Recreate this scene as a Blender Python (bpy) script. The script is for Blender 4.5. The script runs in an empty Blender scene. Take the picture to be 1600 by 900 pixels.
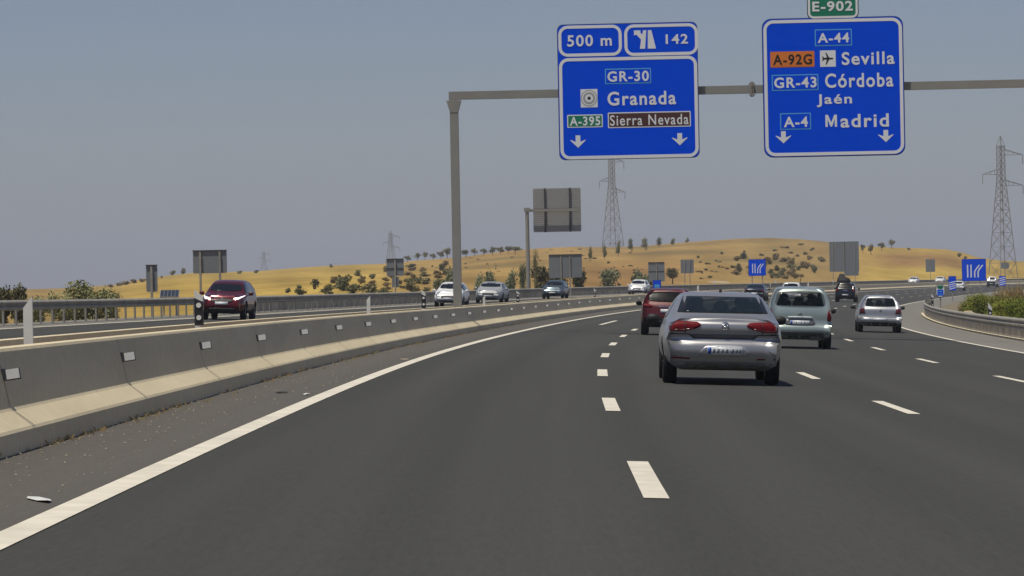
import bpy, bmesh, math, random
import numpy as np
from mathutils import Vector, Matrix
from mathutils.bvhtree import BVHTree

random.seed(7)
rng = np.random.default_rng(7)
sc = bpy.context.scene
COL = sc.collection
R = math.radians

# ------------------------------------------------------------------ camera, sky, sun, exposure
F = 5484.0                      # focal length in photo pixels (photo is 1600 wide)
EYE = 1.3922
ROLL = 0.0191
CR, SR = math.cos(ROLL), math.sin(ROLL)
YH = 448.57
cd = bpy.data.cameras.new("camera")
cam = bpy.data.objects.new("camera", cd)
COL.objects.link(cam)
cd.sensor_width = 36.0
cd.lens = 36.0 * F / 1600.0
cd.shift_y = -(450 - YH) / 1600.0
cd.clip_start = 0.5
cd.clip_end = 30000
cam.matrix_world = Matrix(((CR, SR, 0, 0), (0, 0, -1, 0), (-SR, CR, 0, EYE), (0, 0, 0, 1)))
sc.camera = cam

SUN = Vector((-0.22, -0.22, 0.95)).normalized()
w = bpy.data.worlds.new("World")
sc.world = w
w.use_nodes = True
nt = w.node_tree
sky = nt.nodes.new("ShaderNodeTexSky")
sky.sky_type = 'NISHITA'
sky.sun_disc = False
sky.sun_elevation = math.asin(SUN.z)
sky.sun_rotation = math.atan2(SUN.x, SUN.y)
sky.altitude = 600
sky.air_density = 1.0
sky.dust_density = 0.6
sky.ozone_density = 2.0
bg = nt.nodes["Background"]
tint = nt.nodes.new("ShaderNodeVectorMath"); tint.operation = 'MULTIPLY'; tint.inputs[1].default_value = (.98, .96, 1.10)   # dusty summer air, less green
nt.links.new(sky.outputs[0], tint.inputs[0]); nt.links.new(tint.outputs[0], bg.inputs[0])
bg.inputs[1].default_value = 0.056
sd = bpy.data.lights.new("sun", 'SUN')
sd.energy = 3.5
sd.angle = R(0.6)
sd.color = (1.0, 0.94, 0.80)
sun = bpy.data.objects.new("sun", sd)
sun.rotation_euler = (-SUN).to_track_quat('-Z', 'Y').to_euler()
sun.location = (0, 0, 60)
COL.objects.link(sun)
sc.view_settings.view_transform = 'Standard'
sc.view_settings.look = 'None'
sc.view_settings.exposure = 0.0
sc.view_settings.gamma = 1.0
sc.view_settings.use_curve_mapping = False
sc.cycles.max_bounces = 6
sc.cycles.volume_bounces = 0
HAZE_DENSITY = 0.00018


# ------------------------------------------------------------------ helpers
def tag(o, label=None, cat=None, group=None, kind=None):
    if label: o['label'] = label
    if cat: o['category'] = cat
    if group: o['group'] = group
    if kind: o['kind'] = kind
    return o


def empty(name, loc=(0, 0, 0), rot=(0, 0, 0), parent=None):
    o = bpy.data.objects.new(name, None)
    o.location = loc
    o.rotation_euler = rot
    o.empty_display_size = 0.3
    COL.objects.link(o)
    o.parent = parent
    return o


class MB:
    """collects geometry and links it as one mesh object"""
    def __init__(self):
        self.v = []; self.f = []; self.m = []; self.mi = 0; self.smooth = False; self.sm = []

    def face(self, idx):
        self.f.append(tuple(idx)); self.m.append(self.mi); self.sm.append(self.smooth)

    def quad(self, a, b, c, d):
        n = len(self.v)
        self.v += [tuple(a), tuple(b), tuple(c), tuple(d)]
        self.face((n, n + 1, n + 2, n + 3))

    def box(self, cx, cy, cz, sx, sy, sz, mat=None):
        n = len(self.v)
        for dz in (-.5, .5):
            for dx, dy in ((-.5, -.5), (.5, -.5), (.5, .5), (-.5, .5)):
                p = Vector((cx + dx * sx, cy + dy * sy, cz + dz * sz))
                if mat: p = mat @ p
                self.v.append(tuple(p))
        for f in ((3, 2, 1, 0), (4, 5, 6, 7), (0, 1, 5, 4), (1, 2, 6, 5), (2, 3, 7, 6), (3, 0, 4, 7)):
            self.face([n + i for i in f])

    def tube(self, a, b, r0, r1=None, n=8, caps=True):
        r1 = r0 if r1 is None else r1
        a, b = Vector(a), Vector(b)
        d = (b - a).normalized()
        u = d.orthogonal().normalized(); w_ = d.cross(u)
        k = len(self.v)
        for p, r in ((a, r0), (b, r1)):
            for i in range(n):
                t = 2 * math.pi * i / n
                self.v.append(tuple(p + (u * math.cos(t) + w_ * math.sin(t)) * r))
        for i in range(n):
            j = (i + 1) % n
            self.face((k + i, k + j, k + n + j, k + n + i))
        if caps:
            self.face([k + n - 1 - i for i in range(n)]); self.face([k + n + i for i in range(n)])

    def prism(self, pts, y0, y1, mat=None):
        """outline in x,z (counter-clockwise seen from -y), from y0 to y1"""
        n = len(pts); k = len(self.v)
        for y in (y0, y1):
            for x, z in pts:
                p = Vector((x, y, z))
                if mat: p = mat @ p
                self.v.append(tuple(p))
        self.face([k + i for i in range(n)])
        self.face([k + 2 * n - 1 - i for i in range(n)])
        for i in range(n):
            j = (i + 1) % n
            self.face((k + j, k + i, k + n + i, k + n + j))

    def mesh(self, name, mats):
        me = bpy.data.meshes.new(name)
        me.from_pydata(self.v, [], self.f)
        for m_ in (mats if isinstance(mats, (list, tuple)) else [mats]):
            me.materials.append(m_)
        me.polygons.foreach_set("material_index", self.m)
        me.polygons.foreach_set("use_smooth", self.sm)
        me.update()
        return me

    def build(self, name, mats, parent=None, loc=None):
        o = bpy.data.objects.new(name, self.mesh(name, mats))
        COL.objects.link(o)
        o.parent = parent
        if loc: o.location = loc
        return o


def rounded(x0, z0, x1, z1, r, n=5):
    pts = []
    for cx, cz, a0 in ((x1 - r, z0 + r, -90), (x1 - r, z1 - r, 0), (x0 + r, z1 - r, 90), (x0 + r, z0 + r, 180)):
        for i in range(n + 1):
            a = R(a0 + 90 * i / n)
            pts.append((cx + r * math.cos(a), cz + r * math.sin(a)))
    return pts


# ------------------------------------------------------------------ materials
MATS = {}


def mat(name, col, rough=0.6, metal=0.0, noise=0.0, nscale=5.0, coat=0.0, bump=0.0, bscale=20.0, spec=0.5, emit=None):
    if name in MATS: return MATS[name]
    m = bpy.data.materials.new(name)
    m.use_nodes = True
    t = m.node_tree
    b = t.nodes["Principled BSDF"]
    b.inputs["Base Color"].default_value = (*col, 1)
    b.inputs["Roughness"].default_value = rough
    b.inputs["Metallic"].default_value = metal
    b.inputs["Coat Weight"].default_value = coat
    b.inputs["Coat Roughness"].default_value = 0.05
    b.inputs["Specular IOR Level"].default_value = spec
    if emit:
        b.inputs["Emission Color"].default_value = (*col, 1)
        b.inputs["Emission Strength"].default_value = emit
    if noise or bump:
        tc = t.nodes.new("ShaderNodeTexCoord")
    if noise:
        nz = t.nodes.new("ShaderNodeTexNoise"); nz.inputs["Scale"].default_value = nscale
        nz.inputs["Detail"].default_value = 6
        t.links.new(tc.outputs["Object"], nz.inputs["Vector"])
        rp = t.nodes.new("ShaderNodeValToRGB")
        rp.color_ramp.elements[0].position = .3; rp.color_ramp.elements[1].position = .7
        rp.color_ramp.elements[0].color = (*[c * (1 - noise) for c in col], 1)
        rp.color_ramp.elements[1].color = (*[min(1, c * (1 + noise)) for c in col], 1)
        t.links.new(nz.outputs["Fac"], rp.inputs[0])
        t.links.new(rp.outputs[0], b.inputs["Base Color"])
    if bump:
        nb = t.nodes.new("ShaderNodeTexNoise"); nb.inputs["Scale"].default_value = bscale
        nb.inputs["Detail"].default_value = 5
        t.links.new(tc.outputs["Object"], nb.inputs["Vector"])
        bp = t.nodes.new("ShaderNodeBump"); bp.inputs["Strength"].default_value = bump; bp.inputs["Distance"].default_value = .02
        t.links.new(nb.outputs["Fac"], bp.inputs["Height"])
        t.links.new(bp.outputs[0], b.inputs["Normal"])
    MATS[name] = m
    return m


def N(t, kind, **kw):
    n = t.nodes.new(kind)
    for k, v in kw.items():
        if k in n.inputs: n.inputs[k].default_value = v
        else: setattr(n, k, v)
    return n


def asphalt(name, c0, c1, speck, tracks=True):
    """grain, aggregate specks, long streaks along the lanes; UV = (station, offset) in metres"""
    m = bpy.data.materials.new(name); m.use_nodes = True
    t = m.node_tree; b = t.nodes["Principled BSDF"]; L = t.links.new
    b.inputs["Roughness"].default_value = .85
    b.inputs["Specular IOR Level"].default_value = .3
    uv = N(t, "ShaderNodeUVMap"); tc = N(t, "ShaderNodeTexCoord")
    fine = N(t, "ShaderNodeTexNoise", Scale=46., Detail=5., Roughness=.85); L(tc.outputs["Object"], fine.inputs["Vector"])
    mp = N(t, "ShaderNodeMapping"); mp.inputs["Scale"].default_value = (.014, 1.0, 1)
    L(uv.outputs[0], mp.inputs[0])
    streak = N(t, "ShaderNodeTexNoise", Scale=1., Detail=5., Roughness=.6); L(mp.outputs[0], streak.inputs["Vector"])
    mp2 = N(t, "ShaderNodeMapping"); mp2.inputs["Scale"].default_value = (2.2, 26, 1); L(uv.outputs[0], mp2.inputs[0])
    grit = N(t, "ShaderNodeTexNoise", Scale=1., Detail=3., Roughness=.8); L(mp2.outputs[0], grit.inputs["Vector"])
    sx = N(t, "ShaderNodeSeparateXYZ"); L(uv.outputs[0], sx.inputs[0])
    wv = N(t, "ShaderNodeMath", operation='MULTIPLY'); L(sx.outputs[1], wv.inputs[0]); wv.inputs[1].default_value = 2 * math.pi / 1.775
    cs_ = N(t, "ShaderNodeMath", operation='COSINE'); L(wv.outputs[0], cs_.inputs[0])
    pa = N(t, "ShaderNodeMath", operation='MULTIPLY_ADD'); L(cs_.outputs[0], pa.inputs[0]); pa.inputs[1].default_value = -.06
    patch = N(t, "ShaderNodeMath", operation='MULTIPLY_ADD'); L(grit.outputs["Fac"], patch.inputs[0]); patch.inputs[1].default_value = .9
    patch.inputs[2].default_value = .05; L(patch.outputs[0], pa.inputs[2])
    add = N(t, "ShaderNodeMath", operation='MULTIPLY_ADD'); L(streak.outputs["Fac"], add.inputs[0]); add.inputs[1].default_value = .9
    L(pa.outputs[0], add.inputs[2])
    add2 = N(t, "ShaderNodeMath", operation='MULTIPLY_ADD'); L(fine.outputs["Fac"], add2.inputs[0]); add2.inputs[1].default_value = .9
    L(add.outputs[0], add2.inputs[2])
    mr = N(t, "ShaderNodeMapRange"); L(add2.outputs[0], mr.inputs[0])
    mr.inputs[1].default_value = .95; mr.inputs[2].default_value = 1.85
    mix = N(t, "ShaderNodeMix", data_type='RGBA'); L(mr.outputs[0], mix.inputs[0])
    mix.inputs[6].default_value = (*c0, 1); mix.inputs[7].default_value = (*c1, 1)
    vor = N(t, "ShaderNodeTexVoronoi", Scale=14.); L(tc.outputs["Object"], vor.inputs["Vector"])
    lt = N(t, "ShaderNodeMath", operation='LESS_THAN'); L(vor.outputs["Distance"], lt.inputs[0]); lt.inputs[1].default_value = .06
    sp = N(t, "ShaderNodeTexNoise", Scale=1.3); L(tc.outputs["Object"], sp.inputs["Vector"])
    gt = N(t, "ShaderNodeMath", operation='GREATER_THAN'); L(sp.outputs["Fac"], gt.inputs[0]); gt.inputs[1].default_value = .56
    ml = N(t, "ShaderNodeMath", operation='MULTIPLY'); L(lt.outputs[0], ml.inputs[0]); L(gt.outputs[0], ml.inputs[1])
    ml2 = N(t, "ShaderNodeMath", operation='MULTIPLY'); L(ml.outputs[0], ml2.inputs[0]); ml2.inputs[1].default_value = speck
    mix2 = N(t, "ShaderNodeMix", data_type='RGBA'); L(ml2.outputs[0], mix2.inputs[0]); L(mix.outputs[2], mix2.inputs[6])
    mix2.inputs[7].default_value = (.34, .31, .27, 1)
    L(mix2.outputs[2], b.inputs["Base Color"])
    bp = N(t, "ShaderNodeBump", Strength=.35, Distance=.01); L(fine.outputs["Fac"], bp.inputs["Height"]); L(bp.outputs[0], b.inputs["Normal"])
    return m


def concrete(name, c, stain):
    m = bpy.data.materials.new(name); m.use_nodes = True
    t = m.node_tree; b = t.nodes["Principled BSDF"]; L = t.links.new
    b.inputs["Roughness"].default_value = .9; b.inputs["Specular IOR Level"].default_value = .2
    uv = N(t, "ShaderNodeUVMap"); tc = N(t, "ShaderNodeTexCoord")
    mp = N(t, "ShaderNodeMapping"); mp.inputs["Scale"].default_value = (.15, .9, 1); L(uv.outputs[0], mp.inputs[0])
    st = N(t, "ShaderNodeTexNoise", Scale=1.4, Detail=6., Roughness=.6); L(mp.outputs[0], st.inputs["Vector"])
    fi = N(t, "ShaderNodeTexNoise", Scale=9., Detail=6.); L(tc.outputs["Object"], fi.inputs["Vector"])
    ad = N(t, "ShaderNodeMath", operation='MULTIPLY_ADD'); L(fi.outputs["Fac"], ad.inputs[0]); ad.inputs[1].default_value = .5; L(st.outputs["Fac"], ad.inputs[2])
    mr = N(t, "ShaderNodeMapRange"); L(ad.outputs[0], mr.inputs[0]); mr.inputs[1].default_value = .5; mr.inputs[2].default_value = 1.0
    mix = N(t, "ShaderNodeMix", data_type='RGBA'); L(mr.outputs[0], mix.inputs[0])
    mix.inputs[6].default_value = (*stain, 1); mix.inputs[7].default_value = (*c, 1)
    L(mix.outputs[2], b.inputs["Base Color"])
    bp = N(t, "ShaderNodeBump", Strength=.25, Distance=.02); L(fi.outputs["Fac"], bp.inputs["Height"]); L(bp.outputs[0], b.inputs["Normal"])
    return m


def foliage(name, c0, c1, scale=1.2):
    m = bpy.data.materials.new(name); m.use_nodes = True
    t = m.node_tree; b = t.nodes["Principled BSDF"]; L = t.links.new
    b.inputs["Roughness"].default_value = .8; b.inputs["Specular IOR Level"].default_value = .2
    g = N(t, "ShaderNodeNewGeometry"); oi = N(t, "ShaderNodeObjectInfo")
    nz = N(t, "ShaderNodeTexNoise", Scale=scale, Detail=3.); L(g.outputs["Position"], nz.inputs["Vector"])
    a = N(t, "ShaderNodeMath", operation='MULTIPLY_ADD'); L(oi.outputs["Random"], a.inputs[0]); a.inputs[1].default_value = .35; L(nz.outputs["Fac"], a.inputs[2])
    mr = N(t, "ShaderNodeMapRange"); L(a.outputs[0], mr.inputs[0]); mr.inputs[1].default_value = .4; mr.inputs[2].default_value = .95
    mix = N(t, "ShaderNodeMix", data_type='RGBA'); L(mr.outputs[0], mix.inputs[0])
    mix.inputs[6].default_value = (*c0, 1); mix.inputs[7].default_value = (*c1, 1)
    L(mix.outputs[2], b.inputs["Base Color"])
    return m


def field_mat():
    m = bpy.data.materials.new("dry_fields"); m.use_nodes = True
    t = m.node_tree; b = t.nodes["Principled BSDF"]; L = t.links.new
    b.inputs["Roughness"].default_value = 1; b.inputs["Specular IOR Level"].default_value = .05
    at = N(t, "ShaderNodeVertexColor"); at.layer_name = "field"
    g = N(t, "ShaderNodeNewGeometry")
    mp = N(t, "ShaderNodeMapping"); mp.inputs["Scale"].default_value = (1, .35, 1); L(g.outputs["Position"], mp.inputs[0])
    n1 = N(t, "ShaderNodeTexNoise", Scale=.06, Detail=8., Roughness=.7); L(mp.outputs[0], n1.inputs["Vector"])
    n2 = N(t, "ShaderNodeTexNoise", Scale=.33, Detail=6., Roughness=.75); L(mp.outputs[0], n2.inputs["Vector"])
    a = N(t, "ShaderNodeMath", operation='ADD'); L(n1.outputs["Fac"], a.inputs[0]); L(n2.outputs["Fac"], a.inputs[1])
    mr = N(t, "ShaderNodeMapRange"); L(a.outputs[0], mr.inputs[0]); mr.inputs[1].default_value = .6; mr.inputs[2].default_value = 1.4
    mr.inputs[3].default_value = .58; mr.inputs[4].default_value = 1.32
    vm = N(t, "ShaderNodeVectorMath", operation='SCALE'); L(at.outputs[0], vm.inputs[0]); L(mr.outputs[0], vm.inputs[3])
    L(vm.outputs[0], b.inputs["Base Color"])
    return m


M_ASPH = asphalt("lane_asphalt", (.040, .0392, .0345), (.078, .076, .067), .15)
M_SHOULDER = asphalt("shoulder_asphalt", (.082, .074, .064), (.138, .125, .108), 1.0)
M_RSHOULDER = asphalt("grey_shoulder_asphalt", (.17, .16, .138), (.24, .225, .195), .4)
M_CONC = concrete("barrier_concrete", (.78, .67, .46), (.62, .525, .355))
M_PAINT = mat("road_paint", (.74, .68, .56), .7, noise=.13, nscale=2.5)
M_GALV = mat("galvanised_steel", (.31, .29, .25), .8, .05, noise=.2, nscale=1.5)
M_SCREEN = mat("dusty_screen_steel", (.42, .37, .29), .85, .0, noise=.3, nscale=1.2)
M_RUST = mat("weathered_steel", (.27, .235, .19), .85, .05, noise=.35, nscale=3)
M_GANTRY = mat("gantry_paint", (.30, .29, .26), .65, .1, noise=.08, nscale=1)
M_WHITE = mat("white_plastic", (.74, .74, .70), .5, noise=.06)
M_BLACK = mat("black_band", (.02, .02, .022), .5)
M_REFL = mat("reflector_face", (.80, .80, .78), .4)
M_BLUE = mat("sign_blue", (0, .082, .86), .6, spec=.05)
M_SWHITE = mat("sign_white", (.86, .88, .90), .45)
M_LBLUE = mat("sign_light_blue", (.10, .42, .80), .45)
M_GREEN = mat("sign_green", (.005, .22, .12), .45)
M_ORANGE = mat("sign_orange", (.80, .22, .03), .45)
M_BROWN = mat("sign_brown", (.085, .03, .025), .45)
M_SBLACK = mat("sign_black", (.015, .015, .015), .5)
M_SGREY = mat("sign_grey", (.42, .42, .42), .5)
M_BACK = mat("sign_back_aluminium", (.20, .215, .225), .6, .1, noise=.06, nscale=1.2)
M_BACKL = mat("slatted_sign_back", (.36, .36, .35), .6, .1, noise=.05)
M_EDGE = mat("sign_edge_dark", (.05, .05, .055), .6)
M_EARTH = mat("pale_earth", (.44, .36, .24), 1, noise=.25, nscale=1.2)
M_VERGE = mat("grey_brown_verge", (.20, .165, .105), 1, noise=.35, nscale=2)
M_SOIL = mat("median_soil", (.25, .19, .12), 1, noise=.35, nscale=3)
M_STRAW = mat("dry_straw", (.42, .31, .14), 1, noise=.3, nscale=4)
M_FIELD = field_mat()
M_GLASS = mat("dark_window_glass", (.010, .013, .016), .06, 0, spec=.55)
M_TYRE = mat("tyre_rubber", (.012, .012, .012), .9)
M_RIM = mat("alloy_rim", (.30, .30, .31), .35, .8)
M_TRIM = mat("black_trim", (.018, .018, .019), .6)
M_LAMP = mat("tail_lamp_red", (.16, .008, .013), .5, coat=0, spec=.12)
M_LAMPW = mat("lamp_clear", (.26, .27, .29), .2, .2, coat=.3)
M_AMBER = mat("lamp_amber", (.45, .10, .03), .2, coat=.4)
M_PLATE = mat("plate_white", (.66, .68, .70), .4)
M_PLATEB = mat("plate_blue_strip", (.02, .08, .45), .4)
M_INK = mat("plate_ink", (.18, .19, .21), .6)
M_CHROME = mat("chrome", (.75, .75, .76), .12, 1)
M_HEADLIT = mat("lit_headlamp", (1, .98, .95), .3, emit=1.6)
M_WELL = mat("wheel_well", (.008, .008, .008), .9)

# ------------------------------------------------------------------ road alignment (fitted to the photograph's markings)
KN = [0, 60, 120, 200, 300, 420, 560, 800]
KV = [0.0034, 0.598, 0.446, 0.6587, 0.3107, 0.12, 0.3718, 0.6031]
ZV = [-0.0739, -0.0085, 0.0362, 0.0137, -0.0114, 0.0038, -0.0007, -0.02]
E_ = 0.0402
S = np.arange(0, 1200, 1.0)
_k = np.interp(S, KN, KV) / 1000
HD = 0.0072 + np.concatenate([[0], np.cumsum(_k[:-1])])
PX = 0.7393 + np.concatenate([[0], np.cumsum(np.sin(HD[:-1]))])
PY = np.concatenate([[0], np.cumsum(np.cos(HD[:-1]))])
_g = np.interp(S, KN + [801, 1300], ZV + [0, 0]) / 1000
PZ = np.concatenate([[0], np.cumsum(np.concatenate([[0], np.cumsum(_g[:-1])])[:-1])])
_n = 120                                             # the road runs on straight behind the camera
_b = np.arange(-_n, 0, 1.0)
PX = np.concatenate([PX[0] + _b * math.sin(HD[0]), PX]); PY = np.concatenate([_b * math.cos(HD[0]), PY])
PZ = np.concatenate([np.zeros(_n), PZ]); HD = np.concatenate([np.full(_n, HD[0]), HD]); S = np.concatenate([_b, S])


def P(s, o, dz=0.0):
    x = np.interp(s, S, PX); y = np.interp(s, S, PY); z = np.interp(s, S, PZ); h = np.interp(s, S, HD)
    return Vector((x + o * math.cos(h), y - o * math.sin(h), z - E_ * o + dz))


def head(s): return float(np.interp(s, S, HD))


def nearest(x, y):
    """station and offset of points (arrays)"""
    x = np.atleast_1d(np.asarray(x, float)); y = np.atleast_1d(np.asarray(y, float))
    si = np.empty_like(x)
    c = PX[::4]; d = PY[::4]; ss = S[::4]
    for a in range(0, len(x), 4000):
        D = (x[a:a + 4000, None] - c) ** 2 + (y[a:a + 4000, None] - d) ** 2
        si[a:a + 4000] = ss[np.argmin(D, 1)]
    for _ in range(2):
        h = np.interp(si, S, HD)
        si = np.clip(si + (x - np.interp(si, S, PX)) * np.sin(h) + (y - np.interp(si, S, PY)) * np.cos(h), S[0], S[-1])
    h = np.interp(si, S, HD)
    o = (x - np.interp(si, S, PX)) * np.cos(h) - (y - np.interp(si, S, PY)) * np.sin(h)
    return si, o


def pix(p):
    u = F * p[0] / p[1]; v = F * (EYE - p[2]) / p[1]
    return 800 + u * CR + v * SR, YH - u * SR + v * CR


def ray(u, v):
    """direction with unit forward component through a photo pixel"""
    du, dv = u - 800, v - YH
    return (du * CR - dv * SR) / F, -(du * SR + dv * CR) / F      # dx/dy, dz/dy


def at(u, v, Y):
    a, b = ray(u, v)
    return Vector((a * Y, Y, EYE + b * Y))


def find_s(u0, o, smin=15, smax=1050, last=False):
    best = None
    for s in range(smin, smax):
        a = pix(P(s, o))[0] - u0; b = pix(P(s + 1, o))[0] - u0
        if a * b <= 0:
            best = s + (abs(a) / (abs(a) + abs(b) + 1e-9))
            if not last: return best
    return best


# ------------------------------------------------------------------ terrain
SKU = [-600, 0, 100, 180, 230, 300, 400, 470, 540, 600, 650, 720, 790, 850, 900, 950, 1000, 1050, 1100, 1150, 1200, 1250, 1290, 1340, 1390, 1440, 1480, 1505, 1530, 1560, 1600, 1750, 2200]
SKV = [458, 453, 450, 445, 435, 427, 424, 418, 414, 412, 407, 402, 393, 388, 386, 387, 386, 381, 377, 373, 371, 373, 377, 385, 386, 387, 389, 394, 402, 406, 408, 412, 425]
RID = 1050.0


def az_u(x, y): return 800 + F * x / np.maximum(y, 1e-3)


_uu = np.arange(-700, 2300, 10.0)
_r0 = []; _z0 = []
for u in _uu:
    a = (u - 800) / F
    Y = np.arange(20, 1000, 4.0)
    s_, o_ = nearest(a * Y, Y)
    k = np.where(o_ > -20)[0]
    k = k[-1] if len(k) else 0
    _r0.append(Y[k] + 3); _z0.append(np.interp(s_[k], S, PZ) + E_ * 20 - .4)
_r0 = np.array(_r0); _z0 = np.array(_z0)
_r0 = np.convolve(np.pad(_r0, 2, mode='edge'), np.ones(5) / 5, 'valid')


def G(x, y):
    """ground height, arrays"""
    x = np.atleast_1d(np.asarray(x, float)); y = np.atleast_1d(np.asarray(y, float))
    s, o = nearest(x, y)
    z = np.interp(s, S, PZ) - E_ * np.clip(o, -20, 20) - .55
    u = np.where(y > 5, az_u(x, y), np.where(x > 0, 2300, -700)); u = np.clip(u, -700, 2290)
    r0 = np.interp(u, _uu, _r0); z0 = np.interp(u, _uu, _z0)
    elev = -((np.interp(u, SKU, SKV) - (YH - SR * (u - 800))) / F)
    zr = EYE + RID * elev
    t = np.clip((y - r0) / (RID - r0), 0, 1)
    tt = t ** 1.12
    zh = z0 + (zr - z0) * tt
    bump = .35 * np.sin(x * .045 + y * .018) + .25 * np.sin(y * .03 - x * .021 + 1.3) + .15 * np.sin(x * .13 + 2.)
    zh = zh + bump * np.minimum(1, t * 4) * (1 - t * .75)
    zh = np.where(y > RID, zr - np.minimum((y - RID) * .035, 12 + zr * .6), zh)
    far = (y > r0) & (y > 30)
    return np.where(far, zh, z)


def ground_hit(u, v, ymin=20.0):
    a, b = ray(u, v)
    Y = np.arange(ymin, RID + 20, 2.0)
    g = G(a * Y, Y)
    k = np.where(EYE + b * Y < g)[0]
    if len(k) == 0:
        d = EYE + b * Y - g
        k = [int(np.argmin(d[len(Y) // 2:])) + len(Y) // 2]
    y = Y[k[0]]
    return Vector((a * y, y, float(G(a * y, y)[0])))


def fieldcol(u, f, x, y):
    """straw, stubble and scrub colours of the fields by place on the hill"""
    gold = np.array([.42, .285, .075]); bright = np.array([.50, .345, .085]); tan = np.array([.37, .24, .085])
    brown = np.array([.31, .18, .068]); scrub = np.array([.33, .225, .085])
    def sm(e0, e1, q): return np.clip((q - e0) / (e1 - e0), 0, 1)[:, None] if True else 0
    c = np.repeat(gold[None], len(u), 0)
    band = 1 - sm(.0, .25, np.abs(f - np.interp(u, [180, 380, 560, 640], [.0, .05, .65, .9])))
    inb = sm(300, 420, u) * (1 - sm(600, 680, u))
    c = c + (bright - c) * band * inb
    m = sm(560, 700, u) * (1 - sm(1290, 1360, u)); c = c + (tan - c) * m
    m = sm(860, 930, u) * (1 - sm(1010, 1100, u)) * (1 - sm(.55, .8, f)); c = c + (brown - c) * m * .9
    m = sm(1120, 1170, u) * (1 - sm(1280, 1330, u)) * .8; c = c + (scrub - c) * m
    m = sm(1340, 1400, u) * (1 - sm(.45, .6, f)); c = c + (bright - c) * m
    m = sm(1330, 1400, u) * (1 - sm(1490, 1530, u)) * sm(.55, .62, f) * (1 - sm(.8, .95, f)); c = c + (brown - c) * m * .9
    m = 1 - sm(60, 240, u); c = c + (scrub - c) * m
    q = 1 + .13 * np.sin(u * .047 + f * 7 + 1.2) * np.sin(u * .019 - f * 6) + .10 * np.sin(x * .021 + y * .034) * np.sin(y * .011 - x * .05)
    wd = np.clip(np.sin(x * .09 + 2.1 * np.sin(y * .013)) * np.sin(y * .022 + 1.7 * np.sin(x * .031)) - .35, 0, .6)[:, None] * ((sm(540, 640, u) * (1 - sm(1290, 1340, u))))
    c = c * q[:, None]
    return c + (np.array([.16, .135, .06]) - c) * wd


fa = np.arange(-9.6, 9.65, .07)
az = np.concatenate([np.arange(-180, -9.6, 4.2), fa, np.arange(12, 180, 4.2)])
rr = np.concatenate([[2, 8, 16], 24 * 1.035 ** np.arange(0, 113), [1250, 1500, 2000, 3000, 5000, 9000]])
rr = np.unique(np.concatenate([rr, [RID]]))
A, RR = np.meshgrid(np.radians(az), rr)
gx = (RR * np.sin(A)).ravel(); gy = (RR * np.cos(A)).ravel()
gz = G(gx, gy)
na = len(az); nr = len(rr)
faces = []
for i in range(nr - 1):
    for j in range(na):
        k = (j + 1) % na
        faces.append((i * na + j, i * na + k, (i + 1) * na + k, (i + 1) * na + j))
faces.append(tuple(range(na - 1, -1, -1)))
me = bpy.data.meshes.new("ground")
me.from_pydata(np.stack([gx, gy, gz], 1).tolist(), [], faces)
me.materials.append(M_FIELD)
ca = me.color_attributes.new("field", 'FLOAT_COLOR', 'POINT')
gu = np.where(gy > 5, az_u(gx, gy), np.where(gx > 0, 1700, 0))
ge = (gz - EYE) / np.maximum(gy, 1)
ge0 = -.004; ge1 = -((np.interp(gu, SKU, SKV) - (YH - SR * (gu - 800))) / F)
gf = np.clip((ge - ge0) / np.maximum(ge1 - ge0, 1e-3), 0, 1)
cc = np.concatenate([fieldcol(gu, gf, gx, gy), np.ones((len(gx), 1))], 1)
ca.data.foreach_set("color", cc.astype(np.float32).ravel())
me.polygons.foreach_set("use_smooth", [True] * len(me.polygons))
o = bpy.data.objects.new("ground", me); COL.objects.link(o); tag(o, kind='structure')


# ------------------------------------------------------------------ road surfaces
def strip(name, m, o0, o1, dz, s0, s1, step=3.0, kind='structure', cross=2, zfun=None, parent=None):
    ss = list(np.arange(s0, s1, step)) + [s1]
    v = []; uv = []
    for s in ss:
        for j in range(cross):
            oo = o0 + (o1 - o0) * j / (cross - 1)
            v.append(tuple(P(s, oo, dz + (zfun(s, oo) if zfun else 0)))); uv.append((s, oo))
    f = []
    for i in range(len(ss) - 1):
        for j in range(cross - 1):
            a = i * cross + j
            f.append((a, a + 1, a + cross + 1, a + cross))
    me = bpy.data.meshes.new(name); me.from_pydata(v, [], f); me.materials.append(m)
    l = me.uv_layers.new(name="UVMap")
    idx = np.zeros(len(me.loops), dtype=np.int32); me.loops.foreach_get("vertex_index", idx)
    l.data.foreach_set("uv", np.array(uv, dtype=np.float32)[idx].ravel())
    me.polygons.foreach_set("use_smooth", [True] * len(f))
    o = bpy.data.objects.new(name, me); COL.objects.link(o); o.parent = parent
    if kind: tag(o, kind=kind)
    return o


S0, S1 = -100, 1090
strip("road", M_ASPH, -3.62, 10.86, 0, S0, S1)
strip("road_shoulder", M_SHOULDER, -5.0, -3.62, 0, S0, S1)
strip("road_shoulder", M_RSHOULDER, 10.86, 14.1, 0, S0, S1)
strip("opposite_road", M_ASPH, -16.8, -7.0, 0.01, S0, S1)
strip("opposite_road_shoulder", M_RSHOULDER, -18.9, -16.8, 0.01, S0, S1)
strip("opposite_road_shoulder", M_SHOULDER, -7.0, -5.8, 0.01, S0, S1)
strip("verge", M_SOIL, -26, -18.9, 0.0, S0, S1, cross=6, zfun=lambda s, o: -.9 * ((-18.9 - o) / 7) ** 1.5)
strip("verge", M_VERGE, 14.1, 40, 0.0, S0, S1, cross=8, zfun=lambda s, o: .25 * min(1, (o - 14.1) / 10) - (1.4 * ((o - 26) / 14) ** 2 if o > 26 else 0) + .02 * (o - 14.1))
strip("edge_line", M_PAINT, -3.64, -3.44, .006, S0, S1)
strip("edge_line", M_PAINT, 10.78, 10.94, .006, S0, S1)
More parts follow.
